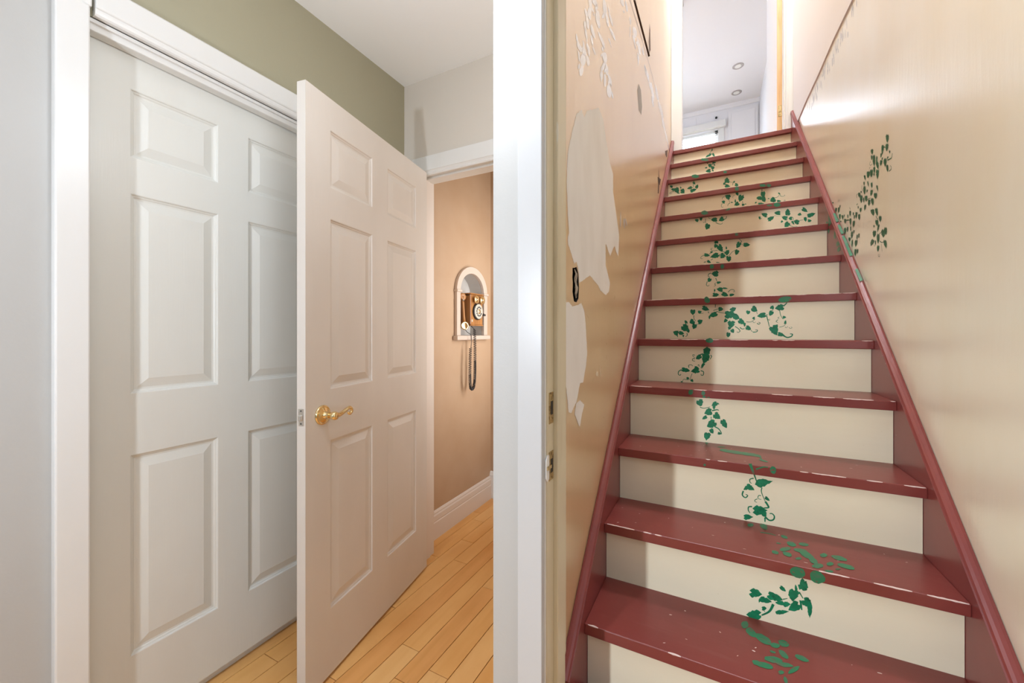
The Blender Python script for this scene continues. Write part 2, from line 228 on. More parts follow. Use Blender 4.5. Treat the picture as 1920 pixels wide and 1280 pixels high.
# ------------------------------------------------------------------ measured traces of the painted ivy and the wall damage (0.1 mm on each surface)
DATA = """
R1 L -361 26791 -47 -135 -86 53
R1 L -545 26726 -160 -70 -42 89
R1 L -104 26738 80 -172 -79 -35
R1 L -205 27149 -16 -98 -41 17
R1 T 19 -196 27290 -269 27080 -361 26946
N2 L -638 25524 216 -44 0 -96
N2 L -810 25572 157 -32 0 -87
R2 L -520 25367 0 -126 -61 12
R2 L -54 25275 143 0 12 -78
R2 L -346 25101 0 -155 -130 25
R2 L -157 24890 -24 -147 -135 53
R2 L -467 24717 -188 -2 -23 147
R2 L -624 24991 -90 -19 -18 58
R2 L -139 24675 55 -72 -43 -40
R2 L -36 25098 74 -63 -26 -45
R2 T 22 -157 25122 -191 25186 -122 25211
N3 L -1266 23584 265 -48 0 -128
N3 L 642 23538 124 -23 0 -80
R3 L -2937 23210 -116 65 30 84
R3 L -2814 22964 -146 52 18 108
R3 L -2535 22842 77 -242 -179 -41
R3 L -2122 22737 86 -175 -133 -62
R3 L -2276 23023 -29 93 40 9
R3 L -2431 22638 119 -42 -9 -54
R3 L -1662 22883 -190 -44 -35 110
R3 L -1177 22911 83 145 94 -76
R3 L -1410 22675 236 55 40 -128
R3 L -1360 23182 83 -105 -59 -55
R3 L -1360 23384 -50 -87 -36 29
R3 L -2139 22609 169 -60 -9 -54
R3 L 757 23027 0 231 172 -30
R3 L 585 22808 -72 -56 -50 77
R3 L 788 22613 169 -63 -20 -128
R3 L 1360 22585 122 -72 -37 -110
R3 L 1207 22841 38 70 47 -39
R3 T 17 -2727 22799 -2902 22790 -3025 22753 -3007 22675 -2866 22690
R3 T 17 -1427 23120 -1410 22951 -1461 22849
R3 T 13 928 22890 1022 22839 1145 22817
R3 T 19 1145 22799 1114 22645 1145 22605
N4 L 1261 21579 0 -131 -99 17
N4 L 1299 21572 0 -141 -85 14
N4 L 2700 21550 180 -31 0 -95
N4 L 3021 21495 124 -21 0 -105
R4 L 752 21220 -165 94 53 158
R4 L 498 20913 -111 63 34 100
R4 L 1311 21307 57 -123 -74 -37
R4 L 1501 20992 -71 -215 -160 92
R4 L 1633 21168 82 42 11 -24
R4 L 1273 20654 -141 -72 -62 133
R4 L 1196 20886 0 132 48 -7
R4 L 1004 20805 77 -12 0 -40
R4 L 1652 20554 94 -14 0 -87
R4 L 1784 20578 47 -7 0 -33
R4 L 2742 21033 0 -235 -136 22
R4 L 2524 20854 -155 24 0 140
R4 L 2779 20728 90 -199 -125 -66
R4 L 2633 20472 182 -27 0 -75
R4 L 2341 20581 -56 -47 -26 40
R4 L 2688 21321 0 -86 -25 4
R4 L 3263 20611 -139 -74 -76 168
R4 L 3599 20496 123 -19 0 -74
R4 L 3049 20742 54 -8 0 -32
R4 L 3616 20956 62 -84 -31 -32
R4 T 15 576 21247 439 21202 459 21088
R4 T 14 439 20823 380 20698 419 20559 498 20592
R4 T 12 791 21059 888 20800
R4 T 19 888 20778 791 20726 752 20599
R4 T 11 1158 21266 1042 21174 1081 21058
R4 T 16 1595 20781 1633 20644
R4 T 16 3369 20721 3511 20762 3616 20872
R4 T 13 3634 20848 3756 20766 3896 20786 3878 20851
R4 T 14 3861 20414 3896 20513 3948 20463
N5 L 3222 19650 179 -27 0 -127
N5 L 2845 19667 149 -22 0 -59
N5 L -574 19713 207 -29 0 -136
N5 L 712 19738 135 37 18 -60
R5 L -1040 19361 -109 58 33 96
R5 L -789 19413 0 -127 -86 11
R5 L -428 18880 -65 -190 -151 80
R5 L -53 19274 -186 24 0 147
R5 L 354 19241 -143 -75 -69 144
R5 L 2622 19221 -158 90 40 125
R5 L 2385 19053 16 -110 -59 -4
R5 L 2956 18957 173 96 54 -118
R5 L 3270 19230 -172 24 0 138
R5 L 3774 19218 0 224 129 -18
R5 L 3612 18909 -137 78 39 123
R5 L 3902 18831 -96 13 0 107
R5 L 3726 18485 -104 -136 -105 120
R5 L 3483 18692 -47 -61 -37 43
R5 L 4030 18563 56 -124 -48 -28
R5 L 4189 18600 -134 77 41 131
R5 L 4612 18680 22 -154 -77 -7
R5 L 4814 18577 100 -13 0 -86
R5 L 4581 19220 135 -115 -51 -101
R5 L 4331 19005 -96 -30 -24 85
R5 L 4891 18909 202 63 34 -121
R5 T 14 -523 19399 -542 19232 -637 19160 -656 19226
R5 T 16 -372 19442 -240 19340
R5 T 22 500 19222 610 19269 646 19409
R5 T 19 40 19094 188 18992 354 18950 427 19024
R5 T 12 -523 19209 -485 19056
R5 T 17 2436 18986 2487 19040
R5 T 8 3122 19113 3270 19053 3466 19046
R5 T 15 3758 19065 3758 18948 3726 18680
R5 T 19 3886 18911 4014 18875 4046 18716
R5 T 14 4299 18644 4519 18673
R5 T 13 3870 18428 4046 18329 4236 18324
R5 T 14 2773 19081 2756 19024
N6 L 1089 17720 98 -11 0 -75
R6 L 72 17469 0 116 112 -12
R6 L 37 17221 -41 -124 -89 45
R6 L 278 17061 111 -228 -133 -74
R6 L -170 16891 74 23 18 -57
R6 L -415 16737 156 -45 -17 -105
R6 L -14 16662 -227 -73 -47 150
R6 L 380 16608 -98 -124 -111 115
R6 L 634 16815 103 130 90 -95
R6 L 583 17070 0 96 42 -4
R6 L 701 16407 0 -172 -134 12
R6 L 1183 17162 -91 -171 -107 82
R6 L 1591 17139 170 -17 0 -132
R6 L 1100 16753 -51 -156 -109 56
R6 L -310 16337 106 -77 -39 -73
R6 L -538 16336 -66 -21 -9 28
R6 L 158 16260 120 -10 0 -27
R6 T 14 141 16978 -14 16954 -170 16988
R6 T 16 -170 16988 -205 17089 -118 17120
R6 T 14 -538 16749 -680 16702 -751 16610 -715 16548 -644 16561
R6 T 21 431 16873 499 16809
R6 T 17 532 16556 734 16614
R6 T 15 1281 17322 1347 17353 1216 17519
R6 T 14 734 16614 868 16793 1100 16923
R6 T 17 -118 16497 -223 16408
R6 T 18 243 16736 226 16583
R6 T 10 1347 17183 1445 17173
R6 T 14 -292 16785 -153 16870
N7 L -154 15682 0 -123 -102 8
N7 L 344 15644 0 -122 -92 7
R7 L 3 15320 -182 12 0 169
R7 L -268 14999 -56 -105 -90 64
R7 L 191 14847 116 16 11 -70
R7 L 223 14473 -154 38 20 130
R7 L -13 14450 0 80 40 -2
R7 L 50 14198 166 -7 0 -115
R7 L 472 14197 160 -73 -40 -122
R7 L 794 14165 128 20 12 -78
R7 L 487 14523 123 -19 -4 -45
R7 T 19 -188 15369 -300 15323 -316 15198 -220 15156
R7 T 16 -364 14933 -412 14756 -332 14680 -268 14748
R7 T 20 34 15087 97 14923
R7 T 13 34 14838 -13 14770 34 14714 -45 14647
R7 T 13 -45 14309 -13 14379
R7 T 16 611 14314 733 14430 871 14423 901 14317 840 14320
N8 L -340 13762 79 -156 -100 -60
N8 L 2759 13657 245 43 19 -133
R8 L -971 13191 0 -149 -120 3
R8 L -1019 12718 -104 -64 -68 130
R8 L -638 12731 109 68 55 -106
R8 L -907 12489 -46 -139 -112 46
R8 L -1292 12722 -49 92 56 35
R8 L -1308 12404 161 -148 -115 -148
R8 L -1179 12263 33 -99 -68 -27
R8 L -1750 12175 -132 52 45 134
R8 L -1487 12157 129 -25 -17 -105
R8 L -1406 12015 0 -71 -41 0
R8 L -670 13184 -14 -85 -93 20
R8 L -404 13350 160 -70 -37 -113
R8 L -81 13050 -187 -72 -39 122
R8 L -234 12915 -13 -85 -45 10
R8 L 253 13315 113 -3 0 -111
R8 L 655 13034 266 -6 0 -185
R8 L 773 13284 127 81 55 -111
R8 L 904 12911 126 -86 -66 -129
R8 L 447 12750 -62 -83 -57 55
R8 L 684 12579 0 -177 -162 2
R8 L 611 12394 -25 -79 -69 29
R8 L 743 12258 48 -95 -76 -50
R8 L 566 12073 -19 -125 -95 19
R8 L 1122 12691 137 -93 -58 -115
R8 L 1237 12556 0 -100 -50 0
R8 L 1606 12866 32 64 43 -30
R8 L 1394 12389 111 -75 -50 -100
R8 L 1634 13260 122 -86 -63 -127
R8 L 1379 13118 -15 -97 -91 21
R8 L 1913 12975 -177 -33 -19 129
R8 L 2270 13065 -58 -118 -88 63
R8 L 2325 13338 28 90 83 -38
R8 L 2594 13314 -171 -31 -22 151
R8 L 2781 12877 73 -1 0 -64
R8 L 2406 12287 108 -224 -152 -104
R8 L 2487 12480 40 83 58 -41
R8 L 2661 12094 142 -45 -21 -93
R8 L 2820 12653 14 94 46 -10
R8 T 16 -923 13032 -923 12892 -843 12751
R8 T 13 -812 12593 -686 12610
R8 T 13 -1227 12721 -1211 12580
R8 T 24 -1684 12068 -1667 11961
R8 T 20 -1243 12157 -1227 12051 -1308 11980
R8 T 8 -638 13113 -529 13128 -498 13162
R8 T 19 -296 13209 -265 13122
R8 T 14 -65 13255 117 13319 208 13333
R8 T 15 56 13218 238 13145 447 13106
R8 T 16 26 13561 11 13390
R8 T 19 846 12476 977 12375 1049 12258 977 12191 919 12224
R8 T 21 1049 12425 1136 12357 1237 12374
R8 T 13 1308 12688 1493 12686 1662 12815
R8 T 14 1493 12290 1550 12224
R8 T 20 1564 12207 1718 12223 1746 12305 1662 12306
R8 T 10 1564 12702 1620 12635 1676 12684
R8 T 17 1732 12617 1802 12567 1858 12632 1788 12666
R8 T 12 1718 13143 1746 13044
R8 T 14 2079 13004 2161 13002
R8 T 17 2352 13224 2325 13160
R8 T 24 2754 13374 2860 13498 2887 13561
R8 T 14 2608 13169 2648 12960 2741 12782
R8 T 10 2594 12897 2541 12849 2594 12800
R8 T 15 2541 12769 2473 12690 2541 12640
R8 T 20 2106 12971 2161 12710 2216 12450
R8 T 10 2161 12791 2216 12742 2229 12822
R8 T 30 2728 12062 2887 11967 3044 12015 3083 12111 2992 12126
R8 T 12 2594 12431 2754 12478 2834 12573
R8 T 9 2807 12446 2860 12397 2913 12477
R8 T 9 2952 12413 3018 12365 3070 12412 3018 12444
N9 L -210 11834 152 1 0 -108
R9 L -325 11310 -34 -217 -153 27
R9 L -311 11467 0 110 70 1
R9 L -382 11026 -72 -224 -159 60
R9 L -652 11081 -124 -83 -50 95
R9 L -481 10739 -73 -99 -44 39
R9 L -1175 10488 203 -30 -18 -111
R9 L -781 10473 -185 -44 -21 132
R9 L -738 10618 86 3 0 -71
R9 L -1087 10124 66 3 0 -56
R9 L -912 10021 51 -54 -41 -47
R9 L -1337 9949 45 3 0 -32
R9 T 29 -566 11210 -452 11244
R9 T 14 -796 11172 -883 11186 -868 11107 -796 11061
R9 T 17 -796 11013 -883 11011 -897 10931 -796 10902
R9 T 20 -171 11188 -129 11127 -199 11000
R9 T 26 -452 10740 -509 10627 -566 10625
R9 T 15 -681 10716 -638 10749 -623 10654
R9 T 16 -1043 10606 -1057 10701 -955 10737 -883 10676
R9 T 21 -1352 10497 -1471 10411 -1486 10281 -1412 10236 -1382 10302
R9 T 20 -566 10483 -452 10441 -467 10298 -538 10279 -552 10341
R9 T 12 -912 10340 -970 10178 -984 10033
R9 T 12 -1013 10079 -1116 10058 -1263 10066 -1308 9967
N10 L -856 9811 -54 -107 -71 40
N10 L -409 9803 0 -88 -71 -5
N10 L -382 9667 62 5 0 -39
N10 L -224 9650 52 4 0 -18
R10 L -532 9367 68 -125 -117 -85
R10 L -541 9376 -110 36 40 126
R10 L -16 9360 -99 -72 -46 86
R10 L 107 9390 49 -16 -10 -33
R10 L -33 9220 0 -79 -53 -5
R10 L -245 9023 -142 -71 -46 136
R10 L 72 8895 114 -96 -79 -113
R10 L -370 8793 -93 -69 -34 61
R10 L -130 8559 -161 -121 -79 146
R10 L 323 8617 87 -176 -91 -65
R10 L -112 8284 51 -93 -73 -55
R10 L 159 8227 65 -19 -18 -57
R10 L -281 8066 -26 -169 -132 10
R10 T 16 -532 9197 -388 9170 -174 9238
R10 T 25 -104 9096 72 9151 133 9127
R10 T 15 -139 8855 -130 8757
R10 T 24 -7 8474 124 8409 211 8282 228 8205
T11 L -301 17585 27 -468 -52 -69
T11 L 618 16496 471 -41 -14 -209
T11 L 216 16997 135 70 -1 -99
T11 L 1055 16454 344 -30 -22 -228
T11 L 1464 15835 140 -91 -16 -103
T11 L 1412 16130 19 -345 -27 -65
T11 L 365 16641 213 -53 -9 -143
T11 L 1296 16405 156 -39 -21 -180
N11 L 1665 7754 37 -115 -85 -50
N11 L -316 7611 41 6 0 -46
N11 T 49 1028 7861 1085 7694 1132 7548
N11 T 27 1197 7701 1309 7762 1419 7812 1529 7818
R11 L 1416 7211 203 77 23 -148
R11 L 1256 7149 -80 -48 -23 69
R11 L 1556 7246 134 66 14 -61
R11 L 1047 6978 125 -62 -46 -100
R11 L 931 6935 -75 -64 -29 53
R11 L 1537 6693 68 -54 -30 -48
R11 L 1332 6276 207 43 0 -177
R11 L 1444 6189 61 -112 -81 -72
R11 L 989 5981 145 31 0 -101
R11 T 26 1152 7488 1190 7361 1237 7213
R11 T 18 1152 7310 1047 7258 1047 7158 1094 7132
R11 T 23 853 6831 824 6690 911 6617 979 6697 921 6731
R11 T 16 1388 7040 1369 6926 1407 6778 1482 6594
R11 T 32 1482 6594 1556 6476 1565 6412 1444 6376
R11 T 13 1360 6769 1294 6757 1275 6664 1369 6638
R11 T 12 1256 6638 1190 6592 1190 6536 1247 6525
R11 T 22 1104 6352 1008 6321 998 6207 1047 6128
R11 T 26 1482 6086 1593 6000 1704 6046 1731 6162 1667 6235 1602 6222
R11 T 24 1472 6062 1472 5919
T12 L 1047 15152 95 49 -11 -153
T12 L 1415 15225 97 -119 -54 -195
T12 L 1913 14747 88 -44 -29 -118
T12 L 1699 14215 64 5 -8 -45
T12 L 2038 14348 112 -53 -41 -155
T12 L 2361 14490 125 8 -28 -126
T12 L 1821 13919 158 142 -9 -138
T12 L 2212 14043 168 14 -28 -128
T12 L 1546 13586 89 -13 -24 -114
T12 L 1845 13628 109 -45 -37 -141
T12 L 2330 13842 156 -122 -59 -180
T12 L 2084 13512 81 41 -13 -85
T12 L 2431 13571 83 -97 -56 -150
T12 L 2751 14036 98 51 -26 -130
T12 L 3104 14059 173 -31 -43 -140
T12 L 2486 13326 140 72 -26 -140
T12 L 2806 13592 94 49 -24 -114
T12 L 3163 13642 179 -28 -45 -139
T12 L 2691 13171 96 11 -20 -73
T12 L 2929 13390 62 32 -10 -44
T12 T 33 1282 14734 1527 14770 1692 14721
N12 L 2001 5666 175 -29 -42 -152
N12 L 2424 5663 156 -68 -66 -160
R12 L 2174 5212 62 149 100 -42
R12 L 2145 5328 0 89 58 17
R12 L 1998 5107 -13 85 32 16
R12 L 1700 4975 75 -54 -31 -54
R12 L 1939 4874 -24 -176 -131 -12
R12 L 1050 4659 157 15 -21 -144
R12 L 1286 4527 151 -1 -20 -95
R12 L 1145 4483 -22 -77 -30 3
R12 L 1518 4690 201 -26 -34 -122
R12 L 1655 4569 128 -16 -21 -75
R12 L 1954 4555 -128 -131 -63 112
R12 L 1791 4575 90 28 0 -81
R12 L 2260 4759 105 -75 -65 -115
R12 L 2309 4561 0 -195 -60 -19
R12 L 1685 4324 150 65 5 -64
R12 L 1564 4266 0 -55 -46 -15
R12 L 1255 4288 63 20 0 -65
R12 L 986 4023 -192 -63 0 140
R12 L 1018 3940 -152 -153 -48 81
R12 T 18 2072 5003 2159 4851
R12 T 14 1700 4685 1805 4743
R12 T 28 2101 4780 2130 4522
R12 T 10 1255 4221 1271 4190
R12 T 34 1472 4475 1379 4243 1192 4071
T13 L 753 12926 97 50 -10 -172
T13 L 891 12673 120 -125 -64 -144
T13 L 1151 12549 183 -95 -59 -162
T13 L 1415 12438 115 26 -22 -107
T13 L 1623 12618 112 -36 -48 -136
T13 L 1327 12155 65 -6 -14 -46
T13 L 1567 12187 93 -99 -48 -95
T13 L 1956 12252 139 -42 -37 -96
T13 L 1310 11875 208 49 -25 -122
T13 L 1547 11822 176 42 -21 -91
T13 L 924 11566 90 -6 -26 -95
T13 L 1088 11564 198 19 -26 -106
T13 L 1720 11742 138 175 17 -63
T13 L 1428 11509 -8 -66 -70 -36
T13 L 1492 11302 12 -104 -41 -41
WR L 18697 19124 0 -157 143 63
WR L 18739 18829 32 -133 130 59
WR L 19142 18912 43 -175 110 49
WR L 19281 18753 22 -88 70 30
WR L 19281 18472 54 -97 124 56
WR L 19170 18580 29 -52 54 25
WR L 20192 19268 0 -109 140 58
WR L 20229 19043 0 -103 94 37
WR L 19982 18832 -23 -257 152 57
WR L 19712 18727 19 -193 74 30
WR L 19624 18515 -71 -179 144 45
WR L 19952 18459 0 -147 115 43
WR L 19636 18188 0 -188 146 53
WR L 20261 18436 41 -157 172 68
WR L 20614 18516 37 -138 179 70
WR L 20981 18528 -59 -139 101 29
WR L 19982 18301 0 -56 61 22
WR L 18898 18346 0 -159 147 57
WR L 18482 18556 0 -62 51 21
WR L 18661 18421 53 -38 44 24
WR L 18687 18055 -32 -157 104 35
WR L 21084 18324 0 -84 86 29
WR L 21036 18020 0 -192 144 47
WR L 20614 18141 -63 -148 65 18
WR L 20229 17966 0 -126 100 34
WR L 19636 17657 -56 -138 72 19
WR L 20261 17678 66 -115 130 50
WR L 19831 17430 0 -123 180 56
WR L 20746 17903 35 -59 59 23
WR L 21691 18043 0 -112 147 46
WR L 21436 18086 0 -49 72 23
WR L 21436 17792 0 -172 179 54
WR L 21119 17648 0 -120 69 21
WR L 20846 17625 0 -130 161 49
WR L 20516 17362 34 -129 145 47
WR L 20136 17295 -35 -158 148 39
WR L 20981 17308 65 -111 114 40
WR L 21508 17346 28 -102 122 38
WR L 21802 17541 0 -62 67 19
WR L 20105 16865 -64 -152 198 41
WR L 19712 16780 -77 -185 131 27
WR L 19365 16424 0 -120 136 35
WR L 19683 16351 -31 -140 161 35
WR L 19566 16123 70 -135 86 26
WR L 19982 16290 0 -56 73 18
WR L 19952 15989 34 -138 181 47
WR L 19566 15727 0 -198 145 31
WR L 19060 15811 0 -160 204 46
WR L 18845 15847 -35 -165 132 26
WR L 20198 15701 139 -111 161 54
WR L 19831 15626 0 -101 60 12
WR L 18871 15388 -69 -170 144 19
WR L 19566 15352 30 -126 133 30
WR L 21691 17099 0 -137 147 39
WR L 22067 17274 43 -153 138 41
WR L 22323 17265 27 -95 78 23
WR L 22458 17443 0 -78 80 22
WR L 22907 17577 0 -145 125 34
WR L 22866 17196 0 -172 141 36
WR L 22418 16980 45 -156 158 44
WR L 23644 17420 0 -123 180 45
WR L 23247 17534 0 -108 78 21
WR L 24056 17706 -73 -143 129 27
WR L 23825 17701 48 -69 63 20
WR L 24485 17861 0 -143 175 46
WR L 25137 18356 40 -121 175 53
WR L 24682 18229 47 -145 168 51
WR L 24485 18346 51 -70 77 26
WR L 25719 18895 0 -45 136 40
WR L 24340 17582 0 -43 86 22
WR L 23644 16967 19 -160 180 43
WR L 23291 16953 38 -125 112 29
WR L 22824 16856 0 -132 83 19
WR L 22660 16544 20 -178 147 34
WR L 22379 16636 24 -84 79 20
WR L 22991 16431 0 -93 169 36
WR L 22619 16170 20 -178 97 21
WR L 22105 16065 40 -144 192 44
WR L 21952 16311 30 -106 91 22
WR L 21728 16312 32 -117 66 17
WR L 22183 15673 19 -175 147 28
WR L 21915 15675 30 -107 113 24
WR T 23 19033 18973 18871 18884
WR T 11 20355 18954 20451 18899 20355 18793 20136 18778
WR T 14 20484 18725 20387 18736
WR T 7 20516 18644 20451 18713
WR T 24 18687 18348 18381 18289 18306 18321 18257 18423
WR T 17 18558 17904 18381 17900 18356 17973 18431 18063
WR T 7 20484 18330 20581 18224
WR T 11 21365 18346 21365 18199 21259 18092
WR T 19 21915 18163 22029 18123 21990 18011
WR T 14 20713 17525 20614 17543 20355 17510
WR T 24 22029 17719 21877 17725
WR T 15 19801 16648 19683 16528 19537 16457
WR T 15 19253 15898 19479 15883
WR T 9 19982 15590 19952 15527 19861 15520
WR T 18 19394 15603 19225 15514 19060 15501
WR T 11 19253 15465 19225 15309 19170 15169
WR T 11 19537 15149 19537 15061 19422 15030 19422 15128
WR T 16 22866 17750 22991 17892
WR T 34 23466 17402 23247 17373 22991 17294
WR T 15 24731 18763 24831 18677
WR T 15 24534 18703 24632 18618
WL L 12258 22571 64 -163 -183 -140
WL L 12734 23004 271 71 -213 -192
WL L 12984 23051 79 -23 -123 -99
WL L 11744 21963 82 -79 -118 -91
WL L 12121 22182 59 -153 -171 -127
WL L 12492 22582 114 -6 -89 -74
WL L 13118 22672 216 -123 -228 -173
WL L 13566 22350 465 45 -139 -109
WL L 14019 23779 96 -211 -290 -219
WL L 13903 23429 -90 -195 -170 -113
WL L 14376 23584 190 -136 -180 -134
WL L 14943 23983 304 -60 -157 -121
WL L 15141 23613 423 68 -182 -142
WL L 11943 21770 61 -163 -149 -108
WL L 11659 21522 40 -111 -126 -91
WL L 11769 21343 96 -138 -110 -79
WL L 12492 21883 222 -84 -175 -131
WL L 12398 21552 106 -101 -129 -92
WL L 12636 21356 205 7 -79 -61
WL L 14750 23038 148 -38 -86 -62
WL L 10887 20605 52 -60 -89 -64
WL L 11155 20515 254 26 -152 -125
WL L 11558 20648 118 -59 -201 -143
WL L 11517 20872 64 -31 -64 -47
WL L 11987 21023 149 -68 -145 -104
WL L 11077 20198 40 -120 -77 -50
WL L 11476 20346 0 -200 -288 -176
WL L 11943 20607 107 -113 -173 -115
WL L 11313 19925 -90 -211 -197 -106
WL L 14019 21995 142 -117 -344 -229
WL L 13789 21530 -252 -330 -213 -107
WL L 13566 21108 0 -173 -198 -115
WL L 14315 21693 63 -144 -241 -147
WL L 14750 21607 264 -90 -160 -101
WL L 14019 21191 0 -238 -175 -99
WL L 14623 21134 88 -198 -375 -212
WL L 15141 21256 104 -85 -132 -76
WL L 18595 26513 93 -145 -135 -97
WL L 18595 26053 0 -230 -116 -79
WL L 19717 26774 362 -9 -520 -378
WL L 16910 26105 278 41 -306 -251
WL L 17761 26553 216 -95 -228 -175
WL L 19504 26230 220 -92 -208 -144
WL L 20849 26774 414 -153 -352 -238
WL L 20613 26033 153 -220 -186 -118
WL L 22106 27314 230 -75 -261 -173
WL L 23510 26871 848 -14 -345 -215
WL L 25430 27011 788 -122 -505 -291
WL L 22929 26766 370 -125 -252 -155
WL L 27424 27931 620 -153 -546 -308
WL L 29549 27898 1300 25 -705 -377
WL L 25568 26521 182 -212 -416 -223
WL L 30978 27630 1141 -126 -585 -291
WL L 33100 27450 1058 -115 -553 -255
WL L 15519 13555 -58 -82 -99 -4
WL L 16969 14919 0 -42 -98 -14
WL L 16872 14484 0 -38 -78 -10
WL L 14797 12973 77 -29 -53 -10
WL L 13992 13024 0 -28 -56 -3
WL L 11933 12680 158 -75 -37 -8
WL L 14495 12132 0 -29 -74 0
WL L 15912 12129 0 -32 -70 0
WL L 17683 17021 147 -136 -104 -30
WL L 17269 16875 97 -212 -101 -27
WL L 16584 16872 0 -332 -94 -24
WL L 14276 11774 30 -44 -71 -1
WL L 14276 11285 31 -92 -57 2
WL L 13390 10871 67 -211 -64 4
WL L 12538 10652 -98 -66 -43 9
WL L 13013 10803 0 -84 -184 17
WL L 13854 9189 96 -18 0 -14
WL L 13786 8868 95 -20 0 -14
WL T 45 18576 27456 23934 27889 29099 27905 34881 27402
WL P patch 10819 18376 11328 18788 11574 18670 11828 18993 12891 19606 13199 19795 13786 19688 13923 19506 14348 18975 14797 18490 15271 18285 15271 17592 15603 17148 16036 16547 16306 16164 16215 15637 16161 15282 15773 15374 15519 15581 14797 15047 14133 15399 14133 14608 14495 14296 14797 14036 14645 13704 14133 13530 13390 13639 13199 13755 12202 13982 11092 13621 11045 13935 10863 14210 10643 14104 10515 14251 10389 14368 10184 14520 10104 14666 10225 14908 10144 15241 10104 15580 10026 16092 10065 16774 10184 17172 10472 17763 10643 18009
WL P patch 9833 12997 10225 12997 10472 12903 10908 12958 11280 13055 11574 12848 11725 12459 11828 11908 11880 11521 11756 11144 11624 10972 11474 10686 11185 10689 10999 10421 10863 10211 10389 9968 10184 10018 9987 10719 9871 11207 9795 12156
WL P patch 10819 10164 11185 10209 11574 9999 11328 9713 11138 9398 10908 9648 10687 9889
WL P hole 10515 13976 10863 14056 11018 13891 11092 13493 11045 13169 10863 13041 10643 13054 10515 13323
WL P torn 10819 13978 10954 14026 11055 13895 11092 13493 11045 13198 10927 13160 10863 13327 10783 13462 10890 13587 10801 13748
WL P grey 20801 24850 21435 24882 21792 24191 21536 23622 20801 23517 20428 24332
WL P slit 19336 28025 19890 28440 24564 28619 23934 28160
WL P crack 24371 30416 24628 30198 24758 29090 24308 28607 24057 29130
WL P crack 28407 23414 28749 22681 28407 21656 27907 21499 28238 22505
WL P crack 27825 22586 29549 23014 28923 22395 28072 22224
WL P crack 32006 26020 33791 26817 33100 25944 32219 25788
"""
TR = {}
for ln in DATA.strip().splitlines():
    t = ln.split(); d = TR.setdefault(t[0], {'L': [], 'T': [], 'P': []})
    if t[1] == 'P': d['P'].append((t[2], [(int(t[i]) / 1e4, int(t[i + 1]) / 1e4) for i in range(3, len(t), 2)]))
    else: d[t[1]].append([int(q) / 1e4 for q in t[2:]])
LEAF = [(-.72, 0), (-1, .38), (-.78, .78), (-.42, 1.0), (-.12, .82), (.1, .9), (.34, .66), (.55, .52), (.74, .26), (1, 0),
        (.72, -.30), (.5, -.55), (.3, -.70), (.06, -.92), (-.15, -.80), (-.45, -1.0), (-.80, -.80), (-1, -.36)]
def leaf(mb, q, to3, r, plain=False):
    cx, cy, ax, ay, bx, by = q; vs = [to3(cx, cy)]
    src = [(math.cos(t * math.pi / 6), math.sin(t * math.pi / 6) * (1 if t else 1)) for t in range(12)] if plain else LEAF
    for x, y in src:
        x *= r.uniform(.88, 1.08); y *= r.uniform(.86, 1.08)
        vs.append(to3(cx + ax * x + bx * y, cy + ay * x + by * y))
    n = len(src); mb.add(vs, [(0, 1 + i, 1 + (i + 1) % n) for i in range(n)])
def tendril(mb, q, to3):
    w = q[0]; P = [Vector((q[i], q[i + 1])) for i in range(1, len(q), 2)]; S = []
    for i in range(len(P) - 1):
        p0, p1, p2, p3 = P[max(i - 1, 0)], P[i], P[i + 1], P[min(i + 2, len(P) - 1)]
        for k in range(5):
            t = k / 5; S.append(.5 * ((2 * p1) + (p2 - p0) * t + (2 * p0 - 5 * p1 + 4 * p2 - p3) * t * t + (3 * p1 - p0 - 3 * p2 + p3) * t ** 3))
    S.append(P[-1]); vs = []
    for i, p in enumerate(S):
        d = S[min(i + 1, len(S) - 1)] - S[max(i - 1, 0)]; n = Vector((-d.y, d.x)); n = n.normalized() if n.length > 0 else Vector((0, 1))
        ww = w * (1 - .45 * i / max(1, len(S) - 1)); a = p + n * ww; b = p - n * ww; vs += [to3(a.x, a.y), to3(b.x, b.y)]
    mb.add(vs, [(2 * i, 2 * i + 1, 2 * i + 3, 2 * i + 2) for i in range(len(S) - 1)])
def ivy(key, to3, material, parent, name='painted_ivy', **kw):
    if key not in TR: return
    mb = MB(); r = random.Random(key)
    for i, q in enumerate(TR[key]['L']):       # each leaf a hair above the one before
        leaf(mb, q, lambda a, b, e=.0006 + .00001 * (i % 40): to3(a, b, e), r, name == 'worn_ivy')
    for i, q in enumerate(TR[key]['T']):
        tendril(mb, q, lambda a, b, e=.0005 - .00001 * (i % 20): to3(a, b, e))
    return mb.build(name, material, parent, kind='stuff', **kw)

